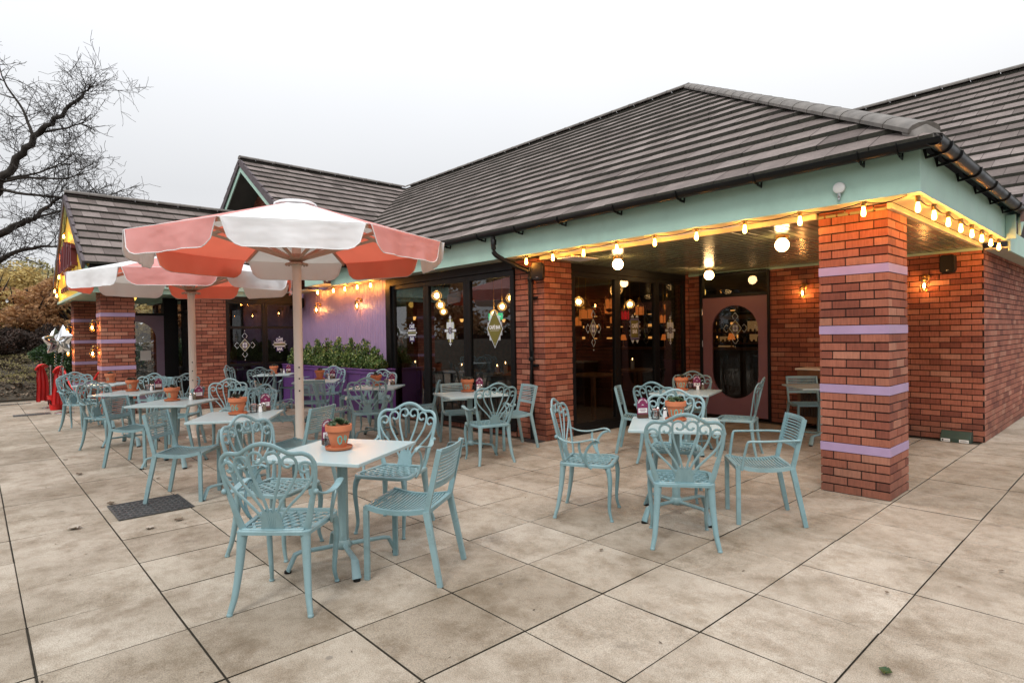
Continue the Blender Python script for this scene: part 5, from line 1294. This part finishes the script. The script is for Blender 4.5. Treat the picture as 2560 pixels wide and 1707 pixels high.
def car(x,y,rz,lb,body):
    t=thing('parked_car',lb,'car',(x,y,-.1),rz,group='cars parked behind the viewer')
    side=[(-2.15,.35),(-2.2,.62),(-2.05,.82),(-1.25,.92),(-.55,1.40),(.75,1.45),(1.65,1.05),(2.15,.98),(2.25,.6),(2.2,.32)]
    mb=MB(); n=len(side); vs=[]
    for w,yy in ((1,-.88),(1,.88)):
        for a,b_ in side: vs.append((a,yy*(1 if b_<1.0 else .80),b_))
    fs=[tuple(range(n))[::-1],tuple(range(n,2*n))]+[(i,(i+1)%n,n+(i+1)%n,n+i) for i in range(n)]; mb.add(vs,fs); mb.build('body',body,t,smooth=30,bevel=.05)
    for sy in (-1,1):
        mb=MB(); mb.prism([(-1.05,sy*.80,.96),(-.5,sy*.715,1.34),(.1,sy*.715,1.37),(.1,sy*.80,.98)],(0,sy*.02,0)); mb.prism([(.16,sy*.80,.98),(.16,sy*.715,1.37),(.72,sy*.715,1.38),(1.4,sy*.80,1.02)],(0,sy*.02,0)); mb.build('window',M['black'],t)
        for wx in (-1.35,1.35):
            mb=MB(); mb.lathe([(.20,0),(.31,.01),(.33,.05),(.33,.17),(.31,.20),(.1,.2)],20,(wx,sy*.72,.33),ax=(0,sy,0)); w_=mb.build('wheel',M['black'],t,smooth=40); mb=MB(); mb.lathe([(.0,.19),(.19,.205),(.20,.20)],16,(wx,sy*.72,.33),ax=(0,sy,0)); mb.build('rim',M['steel'],w_)
        mb=MB(); mb.box(-2.19,sy*.55-.15,.62,-2.1,sy*.55+.15,.74); mb.build('headlight',M['white'],t)
car(-9.3,-15.5,radians(8),'silver car mirrored in the right hand tall window',paint('silver car paint',(.55,.57,.60,1),.25,.03,metal=.6)); car(-3.2,-16,radians(5),'dark blue car beside the silver one, mirrored in the windows',paint('blue car paint',(.04,.07,.14,1),.25,.03))
car(-16.5,-16,radians(3),'grey car at the left of the mirrored car park',paint('grey car paint',(.16,.17,.18,1),.25,.03))

# ================================================================== RED POSTS, BALLOONS
def stanchion(x,y,lb):
    t=thing('stanchion',lb,'stanchion',(x,y,0),group='steel barrier posts by the entrance')
    mb=MB(); mb.lathe([(.0,0),(.165,0),(.168,.012),(.15,.022),(.03,.036),(.025,.05),(.025,.90),(.033,.905),(.033,.945),(.0,.95)],28); mb.build('post',M['steel'],t,smooth=35)
stanchion(-15.15,-4.44,'left chrome barrier post with a base disc, beside a red sash'); stanchion(-13.68,-4.35,'right chrome barrier post with a base disc, behind the last chair')
def sash(x,y,lb,wd,seed,top=.95):
    t=thing('satin_drape',lb,'ribbon',(x,y,0),radians(128),group='red satin ribbons on the barrier posts'); random.seed(seed); mb=MB(); n1,n2=16,22; vs=[];fs=[]
    for i in range(n1+1):
        f=i/n1; z=top-.02-(top-.17)*f; w=wd*(.55+.45*min(1,f*3.0))
        for j in range(n2+1): u_=j/n2-.5; vs.append((u_*w+.03*f*sin(seed*2),-.035+.020*sin(u_*17+seed+f*2)+.01*sin(f*7+seed),z+.012*cos(u_*9)))
    for i in range(n1):
        for j in range(n2): fs.append((i*(n2+1)+j,(i+1)*(n2+1)+j,(i+1)*(n2+1)+j+1,i*(n2+1)+j+1))
    mb.add(vs,fs); b_=MB(); b_.v=[(p[0],p[1]+.006,p[2]) for p in mb.v]; b_.f=[f[::-1] for f in mb.f]; b_.m=mb.m[:]; mb.merge(b_); mb.build('ribbon_tail',M['redcloth'],t,smooth=180)
    mb=MB(); mb.tube(catmull([(-wd*.45,-.03,top-.10),(-wd*.35,-.07,top-.01),(0,-.08,top+.02),(wd*.35,-.06,top-.02),(wd*.5,-.02,top-.05)],4),[.03,.04,.045,.05,.05,.05,.05,.05,.05,.05,.05,.05,.045,.045,.04,.035,.03],.022,8); mb.build('bow',M['redcloth'],t,smooth=60)
sash(-15.33,-4.62,'tall red satin ribbon hanging left of the left barrier post',.27,1); sash(-14.30,-4.40,'red satin ribbon with a large bow left of the right barrier post',.24,2,.92)
mb=MB(); mb.tube(catmull([(-13.68,-4.33,.88),(-13.4,-4.25,.55),(-13.1,-4.12,.42),(-12.8,-4.0,.62),(-12.62,-3.89,.85)],6),.018,None,8); setp(mb.build('barrier_rope',M['redcloth'],smooth=60),'red rope sagging from the right barrier post to the brick pillar','rope')
t=thing('red_bucket','red bucket with dark lettering between the two barrier posts','bucket',(-14.62,-4.40,0)); mb=MB(); mb.lathe([(.0,.01),(.11,.0),(.155,.30),(.162,.30),(.162,.315),(.15,.315),(.10,.02)],24); mb.build('pail',M['redcloth'],t,smooth=40)
tm=text_mb('RE',.15,.002,.004); mb=MB(); mb.merge(tm,Matrix.Rotation(radians(52),4,'Z')@Matrix.Translation((0,-.148,.17))@Matrix.Rotation(pi/2+.12,4,'X')); mb.build('lettering',M['black'],t)
def star(x,y,z,rz,r,lb,px):
    t=thing('star_balloon',lb,'balloon',(x,y,z),rz,group='silver star foil balloons'); mb=MB(); N=10; rings=[(1,0),(.96,.05),(.84,.13),(.62,.22),(.34,.28),(.0,.30)]
    for sg in (-1,1):
        vs=[];M_=40
        for f,th in rings:
            for k in range(M_):
                a=2*pi*k/M_+pi/2; ph=(k%8)/8; tri=abs(((k/ (M_/5))%1)-.5)*2; rad=(.60+.40*tri**1.4)*r; rad=rad*f+ (0); cr=(1-.10*sin(a*34)*(f>.5)*.15); vs.append((rad*cr*cos(a),sg*th*r*(.55+.45*(1-tri*.8)),rad*cr*sin(a)))
        fs=[]
        for i in range(len(rings)-1):
            for k in range(M_): q=(i*M_+k,i*M_+(k+1)%M_,(i+1)*M_+(k+1)%M_,(i+1)*M_+k); fs.append(q if sg<0 else q[::-1])
        mb.add(vs,fs)
    mb.build('foil',M['foil'],t,smooth=60)
    mb=MB(); n=90; mb.tube([(px[0]*k/n+.022*cos(k*.9),px[1]*k/n+.022*sin(k*.9),-r*.6-(z-r*.6-.45)*k/n) for k in range(n)],.006,.002,4); mb.build('curly_ribbon',M['foil'],t)
star(-15.05,-4.35,1.47,radians(120),.31,'left silver star balloon, seen flat on, above the red sash',(-.1,-.1)); star(-14.05,-4.30,1.50,radians(205),.33,'right silver star balloon, turned edge on beside the brick pillar',(.25,0))

# ================================================================== SMALL THINGS ON THE GROUND
t=thing('drain_cover','chequered metal drain cover set in the paving under the slatted chair','drain cover',(-4.46,-4.59,.004))
mb=MB(); mb.box(-.275,-.27,0,.275,.27,.004); mb.box(-.285,-.28,.0,.285,-.27,.008); mb.box(-.285,.27,0,.285,.28,.008); mb.box(-.285,-.27,0,-.275,.27,.008); mb.box(.275,-.27,0,.285,.27,.008); mb.build('plate',M['grate'],t)
mb=MB()
for i in range(13):
    for j in range(13):
        x,y=-.25+i*.0415,-.245+j*.041; s_=1 if (i+j)%2 else -1; mb.tube([(x-.014,y-.014*s_,.0045),(x+.014,y+.014*s_,.0045)],.005,.004,4)
mb.build('tread_pattern',M['steel'] if False else M['grate'],t)
for x,y,lx,lb in ((-16.85,-5.0,.06,'narrow drain grating by the edge of the bank'),(-13.9,-4.85,.16,'drain grating in the paving left of the last chairs')):
    t=thing('drain_channel',lb,'drain grating',(x,y,.003)); mb=MB(); mb.box(-lx,-.30,0,lx,.30,.004)
    for i in range(14): mb.box(-lx+.01,-.29+i*.042,.004,lx-.01,-.29+i*.042+.02,.009)
    mb.build('grating',M['grate'],t)
leafs=[(-3.77,-4.73,.075,'pale'),(-2.32,-3.0,.03,'tiny'),(-4.20,-5.16,.11,'long curled'),(-3.84,-4.51,.07,'brown'),(-6.49,-4.88,.075,'curled'),(-4.83,-4.83,.075,'upright'),(.75,-2.88,.06,'green'),(.52,-2.01,.025,'tiny red'),(-1.0,-2.62,.03,'small dark'),(-5.6,-4.3,.05,'brown'),(-7.6,-4.9,.05,'brown'),(.9,-1.2,.03,'small brown'),(-8.2,-3.05,.07,'dark'),(-8.1,-3.2,.06,'dark')]
wh=['in front of the 04 table, near the drain cover','behind the slatted chair of the 04 table','on the paving in the left foreground','between the drain cover and the nearest chair','far along the left side of the paving','at the left corner of the drain cover','on the slabs at the lower right of the picture','on the slab joint at the right of the picture','on a slab in front of the 103 table','beside the 06 table','beside the 8 table, further off','near the right hand brick wall','left of the far parasol base','at the foot of the far parasol']
random.seed(15)
for (x,y,L,ds),w in zip(leafs,wh):
    mb=MB(); n=7; vs=[]; P=[]
    for i in range(n+1):
        f=i/n; wd=L*.36*sin(pi*min(1,f*.92+.04))*(1+.25*(i%2)); z=.006+.25*L*(f-.5)**2; 
        for s_ in (-1,0,1): vs.append(((f-.5)*L,s_*wd,z+abs(s_)*L*.10*rnd(.5,1.4)))
    fs=[]
    for i in range(n):
        for s_ in (0,1): a=i*3+s_; fs.append((a,a+1,a+4,a+3))
    mb.add(vs,fs); o=mb.build('fallen_leaf',M['leaf_laurel'] if 'green' in ds else (M['leaf_dead'] if 'pale' not in ds and 'long' not in ds else paint('bleached leaf',(.38,.33,.27,1),.7)),smooth=180); o.location=(x,y,.003); o.rotation_euler=(0,0,rnd(0,6)); setp(o,ds+' fallen leaf '+w,'fallen leaf','fallen leaves on the paving')
# fine debris: grit and shredded leaf in the joints
random.seed(16); mb=MB()
for _ in range(420):
    x=rnd(-13,2.5); y=rnd(-5.6,-.1) if x<-.6 else rnd(-5.4,4); L=rnd(.004,.014); a=rnd(0,6.28); q=Vector((x,y,.004)); d=Vector((cos(a),sin(a),.1)); s_=Vector((-sin(a),cos(a),.2)); mb.add([q-d*L,q+s_*L*.4,q+d*L,q-s_*L*.4],[(0,1,2,3)])
setp(mb.build('grit',M['leaf_dead']),'scattered crumbs of leaf and grit over the paving','grit',kind='stuff')
t=thing('bait_box','dark green box with white labels on the ground against the porch back wall','bait box',(-.22,3.60,0)); mb=MB(); mb.prism([(-.16,-.09,0),(-.16,.09,0),(-.16,.085,.13),(-.16,.0,.14),(-.16,-.08,.05)],(.32,0,0)); mb.build('box',M['green_box'],t,bevel=.006)
mb=MB(); mb.box(-.145,-.0935,.008,-.05,-.0915,.045); mb.box(.045,-.0935,.008,.145,-.0915,.045); mb.build('label',M['white'],t); mb=MB(); mb.lathe([(.012,0),(.012,.001)],12,(-.128,-.0938,.026),ax=(0,-1,0)); mb.box(.055,-.0942,.020,.135,-.0936,.024); mb.box(.055,-.0942,.029,.120,-.0936,.033); mb.box(-.11,-.0942,.02,-.06,-.0936,.024); mb.build('printed_mark',M['black'],t)
t=thing('service_cabinet','reddish wooden waiter station with slatted doors, half hidden by the near pillar','cabinet',(-1.72,3.5,0)); mb=MB(); mb.box(-.36,-.2,.10,.36,.2,.88); mb.box(-.36,-.19,0,-.31,.19,.1); mb.box(.31,-.19,0,.36,.19,.1); mb.build('carcass',M['oak'],t,bevel=.004)
mb=MB()
for i in range(13): mb.box(-.31+i*.048,-.212,.20,-.31+i*.048+.040,-.201,.76)
mb.build('slatted_front',M['darkwood'],t,bevel=.002); mb=MB(); mb.box(-.38,-.23,.88,.38,.22,.905); mb.build('stone_top',M['cream'],t,bevel=.004)

# ================================================================== INSIDE THE CAFE
def pendant(x,y,z,r,lb):
    t=thing('mosaic_pendant',lb,'pendant lamp',(x,y,z),group='mosaic glass pendant lamps'); random.seed(int(x*100)%97)
    mb=MB(); mb.ball((0,0,0),r*.55,10); mb.build('lamp_core',M['pendant_core'],t,smooth=180)
    mb=MB()
    for k in range(70):   # crackled amber glass pieces round the globe
        th=math.acos(1-2*(k+.5)/70); ph=k*2.399; c=Vector((sin(th)*cos(ph),sin(th)*sin(ph),cos(th)*.9))*r; n_=c.normalized(); s_=n_.orthogonal().normalized(); s_.rotate(Matrix.Rotation(rnd(0,6),3,n_)); b_=n_.cross(s_); w=r*.20*rnd(.7,1.1); h=r*.11*rnd(.7,1.3); mb.prism([c-s_*w,c-b_*h,c+s_*w,c+b_*h],n_*.003)
    mb.build('glass_mosaic',M['pendant'],t); mb=MB(); mb.lathe([(.04*r/.12,r*.86),(.05*r/.12,r*.93),(.02,r*1.1),(.006,r*1.2)],12); mb.tube([(0,0,r*1.15),(0,0,2.555-z)],.004,None,5); mb.lathe([(.0,-r*1.08),(.012,-r*1.0),(.02,-r*.88)],10); mb.build('metal_fitting',M['brass'],t,smooth=50)
PD=[(-8.55,1.4,2.30,.105,'largest mosaic pendant of the left cluster in the tall windows'),(-8.42,1.4,2.10,.095,'middle mosaic pendant of the left cluster'),(-8.32,1.4,1.96,.078,'lowest mosaic pendant of the left cluster'),(-6.51,1.4,1.98,.082,'middle mosaic pendant of the right cluster in the tall windows'),(-6.74,1.4,1.87,.070,'lowest mosaic pendant of the right cluster'),(-6.27,1.4,2.12,.09,'highest mosaic pendant of the right cluster'),
(-6.0,4.10,2.36,.125,'mosaic pendant split by the first porch mullion'),(-6.0,4.56,2.07,.095,'mosaic pendant seen in the middle porch pane'),(-6.0,2.92,2.08,.10,'mosaic pendant at the left of the porch glazing')]
for a in PD: pendant(*a)
def lantern(x,y,z,w,mat,lb):
    t=thing('moroccan_lantern',lb,'lantern',(x,y,z),rnd(0,1),group='coloured glass lanterns hanging inside'); mb=MB()
    for k in range(6): a=2*pi*k/6; mb.box(-.001,-.001,-.001,.001,.001,.001) if False else mb.prism([(w*cos(a+.08),w*sin(a+.08),-.08),(w*cos(a+.95),w*sin(a+.95),-.08),(w*cos(a+.95),w*sin(a+.95),.06),(w*cos(a+.5),w*sin(a+.5),.11),(w*cos(a+.08),w*sin(a+.08),.06)],(0,0,.002) if False else (-.004*cos(a+.5),-.004*sin(a+.5),0))
    mb.build('coloured_glass',M[mat],t); mb=MB(); mb.lathe([(w*1.08,.10),(w*1.1,.12),(w*.6,.18),(w*.25,.25),(.02,.30)],12); mb.lathe([(w*1.08,-.10),(w*.8,-.13),(.02,-.17)],12); mb.tube([(0,0,.28),(0,0,2.555-z)],.004,None,5)
    for k in range(6): a=2*pi*k/6+.01; mb.tube([(w*1.02*cos(a),w*1.02*sin(a),-.1),(w*1.02*cos(a),w*1.02*sin(a),.11)],.006,None,4)
    mb.build('metal_frame',M['brass'],t,smooth=50)
LN=[(-6,5.99,2.0,.11,'lantern','amber lantern in the right hand porch pane'),(-6,3.13,1.84,.13,'lantern','wide amber lantern at the left of the porch glazing'),(-6,3.87,2.06,.09,'lantern','amber lantern behind the first porch mullion'),(-6,4.39,1.83,.08,'lantern_red','small red lantern left of the middle pane'),(-6,4.9,1.93,.09,'lantern','dim amber lantern in the middle porch pane'),(-6,5.80,1.76,.09,'lantern','low amber lantern in the right hand porch pane'),(-6.6,4.6,1.98,.10,'lantern','amber lantern deep inside, behind the first porch mullion'),(-7.0,5.3,1.78,.09,'lantern','small amber lantern deep inside the middle porch pane'),(-6.5,6.8,1.92,.10,'lantern','amber lantern deep inside the right hand porch pane'),(-6.9,3.9,1.72,.09,'lantern','small amber lantern deep inside the left porch pane')]
for a in LN: lantern(*a)
def candle(x,y,z,h,lb):
    t=thing('pillar_candle',lb,'candle',(x,y,z),group='lit candles on the inside tables'); mb=MB(); mb.lathe([(.036,0),(.036,h),(.0,h-.004)],16); mb.build('wax',M['candle'],t,smooth=40); mb=MB(); mb.lathe([(.0,h),(.007,h+.012),(.005,h+.028),(.0,h+.042)],8); mb.build('flame',M['flame'],t,smooth=180)
def wtable(x,y,w,d,h,lb):
    t=thing('wooden_table',lb,'table',(x,y,0),group='dark wooden tables inside'); mb=MB(); mb.box(-w/2,-d/2,h-.035,w/2,d/2,h); mb.build('tabletop',M['oak'],t,bevel=.004)
    for sx in (-1,1):
        for sy in (-1,1): mb=MB(); mb.box(sx*(w/2-.05)-.03,sy*(d/2-.05)-.03,0,sx*(w/2-.05)+.03,sy*(d/2-.05)+.03,h-.036); mb.build('leg',M['oak'],t,bevel=.003)
wtable(-5.1,3.55,.7,.8,.78,'wooden table with a tall candle behind the middle porch pane'); candle(-5.22,3.55,.78,.17,'tall lit candle behind the middle porch pane'); wtable(-5.15,2.3,.7,.8,.76,'wooden table behind the left porch pane')
wtable(-6.1,1.15,.7,.7,.80,'wooden table with a candle behind the right tall window'); candle(-6.05,1.05,.80,.17,'tall lit candle behind the right tall window'); wtable(-7.6,1.3,.7,.7,.80,'wooden table behind the middle tall window'); candle(-7.35,1.1,.80,.10,'short candle behind the middle tall window'); wtable(-9.0,1.2,.7,.7,.80,'wooden table behind the left tall window'); candle(-8.86,1.05,.80,.12,'candle behind the left tall window'); candle(-6.5,1.25,.80,.10,'second candle behind the right tall window')
o=thing('exit_sign','lit green running man exit sign inside the tall windows','exit sign',(-9.7,4.0,1.93),radians(25)); mb=MB(); mb.box(-.19,-.02,-.085,.19,.02,.085); mb.build('light_box',M['exit'],o,bevel=.004)
mb=MB(); mb.box(-.15,-.024,-.06,-.05,-.021,.06); mb.prism([(.03,-.024,0),(.09,-.024,.05),(.09,-.024,.015),(.15,-.024,.015),(.15,-.024,-.015),(.09,-.024,-.015),(.09,-.024,-.05)],(0,.002,0)); mb.ball((-.10,-.026,.04),.012,8); mb.build('pictogram',M['exitw'],o)
# leaf-patterned columns inside, maroon at the foot
for x,y,lb in ((-8.8,.75,'leaf papered column with a maroon foot behind the first tall window'),(-4.9,4.55,'leaf papered column with a maroon foot behind the right hand porch pane')):
    t=thing('papered_column',lb,'column',(x,y,0)); mb=MB(); mb.box(-.14,-.14,.93,.14,.14,2.55); mb.build('leaf_paper',paint('leaf wallpaper',(.05,.042,.02,1),.7,.9,22,.1),t); mb=MB(); mb.box(-.17,-.17,0,.17,.17,.90); mb.box(-.19,-.19,.90,.19,.19,.93); mb.build('column_foot',M['maroon'],t,bevel=.004)
# bar counter, back shelves with bottles and added glow pieces
t=thing('bar_counter','dark wooden bar counter across the back of the room','bar counter',(-7,6.9,0)); mb=MB(); mb.box(-3.4,-.3,0,3.0,.3,1.05); mb.build('front_panel',M['darkwood'],t,bevel=.006); mb=MB(); mb.box(-3.5,-.38,1.05,3.1,.36,1.10); mb.build('counter_top',M['oak'],t,bevel=.006)
t=thing('bar_shelves','back bar shelves carrying rows of bottles','shelves',(-7,8.75,0)); mb=MB(); mb.box(-4.2,-.2,.0,4.2,.2,.95); 
for z in (1.25,1.60,1.95): mb.box(-4.2,-.2,z,4.2,.2,z+.03)
for x in (-4.2,-2.1,0,2.1,4.17): mb.box(x,-.2,.95,x+.03,.2,2.2)
mb.build('shelving',M['darkwood'],t,bevel=.003)
mb=MB(); 
for z in (1.24,1.59,1.94):
    for k in range(16): mb.box(-4.1+k*.51,.15,z+.05,-4.1+k*.51+rnd(.08,.22),.16,z+rnd(.07,.15))
mb.build('added_shelf_glow',emis('added bottle sparkle glow',(1,.42,.10,1),.9),t)  # glowing pieces added for bottle sparkle and a brighter interior, no real strip light
bm=[paint('amber bottle glass',(.35,.12,.02,1),.15,.2),paint('green bottle glass',(.03,.10,.03,1),.15,.2),paint('clear bottle glass',(.5,.45,.38,1),.15,.1),paint('red bottle glass',(.3,.02,.015,1),.15,.2)]
bt=[]; random.seed(8); nb=0
OR='first second third fourth fifth sixth seventh eighth ninth tenth eleventh twelfth thirteenth fourteenth fifteenth sixteenth seventeenth eighteenth nineteenth twentieth'.split()
SH=['lowest','middle','top']; CN=['amber','green','clear','red']
for si,z in enumerate((1.28,1.63,1.98)):
    for k in range(20):
        x=-10.9+k*.40+rnd(-.08,.08); c=random.randrange(4)
        if c not in [b_[0] for b_ in bt]:
            mb=MB(); mb.lathe([(.0,0),(.036,0),(.038,.01),(.038,.16),(.030,.19),(.013,.22),(.013,.27),(.0,.275)],10); o=mb.build('bottle',bm[c],smooth=50); bt.append((c,o))
        else: src=[b_[1] for b_ in bt if b_[0]==c][0]; o=src.copy(); COL.objects.link(o)
        o.location=(x,8.68,z); setp(o,'%s bottle on the %s back bar shelf, %s from the left'%(CN[c],SH[si],OR[k]),'bottle','bottles on the back bar shelves')
for i,(x,y) in enumerate(((-7.9,6.85),(-5.6,6.8),(-6.6,6.75),(-4.9,6.8))):
    t=thing('bar_lamp','shaded table lamp on the bar, %s from the left'%(['first','third','second','fourth'][i]),'table lamp',(x,y,1.10),group='shaded lamps on the bar'); mb=MB(); mb.lathe([(.05,0),(.05,.01),(.012,.03),(.012,.22)],12); mb.build('stand',M['brass'],t,smooth=40); mb=MB(); mb.lathe([(.085,.18),(.05,.32)],16); mb.build('lamp_shade',M['lantern'],t,smooth=40)
for i,(x,y,z) in enumerate(((-11.93,4.6,1.85),(-11.93,3.0,1.9),(-11.93,6.2,1.85))):
    t=thing('wall_sconce','small warm sconce on the dark brick wall inside, %s from the front'%(['second','first','third'][i]),'wall lamp',(x,y,z),group='sconces on the inside brick wall'); mb=MB(); mb.lathe([(.03,0),(.06,.09)],12,(.06,0,0)); mb.build('lamp_shade',M['pendant'],t,smooth=50); mb=MB(); mb.tube([(-.05,0,-.04),(.06,0,-.04),(.06,0,0)],.008,None,6); mb.build('arm',M['brass'],t,smooth=50)
globe(-5.4,6.3,.15,'yellow globe light inside, high in the middle porch pane',2.52,'globe_dim'); globe(-3.1,5.2,.13,'yellow globe light inside, seen in the transom over the mauve door',2.50,'globe_dim')
# kitchen pass glimpsed through the oval door
t=thing('serving_hatch','serving hatch with trays and added glow panels, seen through the oval door glass','hatch',(-5.1,7.7,0)); mb=MB()
mb.box(-.85,-.05,0,-.78,.25,1.9); mb.box(.60,-.05,0,.67,.25,1.9); mb.box(-.85,-.05,1.75,.67,.25,1.85); mb.box(-.78,-.05,1.42,.60,.2,1.45); mb.box(-.78,-.05,1.16,.60,.2,1.19); mb.box(-.78,.0,.0,.60,.2,.92); mb.build('frame',M['oak'],t,bevel=.003)
mb=MB(); mb.box(.05,.18,1.46,.55,.2,1.70); mb.box(.10,.18,1.22,.55,.2,1.39); mb.box(-.66,.18,1.22,-.36,.2,1.34); mb.box(-.70,.18,.96,-.30,.2,1.12); mb.build('glow_back_panel',emis('hatch glow panel',(1,.50,.18,1),.16),t)  # emissive panels painted in for warm lit areas seen through the door
random.seed(3); mb=MB()
for k in range(12): a=-.7+k*.11; h=rnd(.05,.16); mb.lathe([(.03,0),(.035,h*.6),(.018,h)],8,(a,.0,1.19)); mb.lathe([(.028,0),(.03,h*.5),(.02,h*.8)],8,(a+.03,.0,1.45))
mb.build('jars_and_trays',M['brass'],t)
random.seed(12)
PCT=((-16.97,-2.0,1.95,.22,.30),(-16.97,-1.55,1.55,.26,.34),(-16.97,-1.1,1.90,.22,.30))
for i,(x,y,z,w,h) in enumerate(PCT):
    t=thing('framed_picture','amber toned framed picture glimpsed through the entrance glazing, %s of three'%(('first','second','third')[i]),'picture',(x,y,z),group='framed pictures inside the entrance wing'); mb=MB(); mb.box(0,-w/2,-h/2,.02,w/2,h/2); mb.build('frame',M['brass'],t,bevel=.004); mb=MB(); mb.box(.021,-w/2+.03,-h/2+.03,.023,w/2-.03,h/2-.03); mb.build('picture_sheet',paint('amber print %d'%i,(.5,.25,.06,1),.5,.4,9),t)
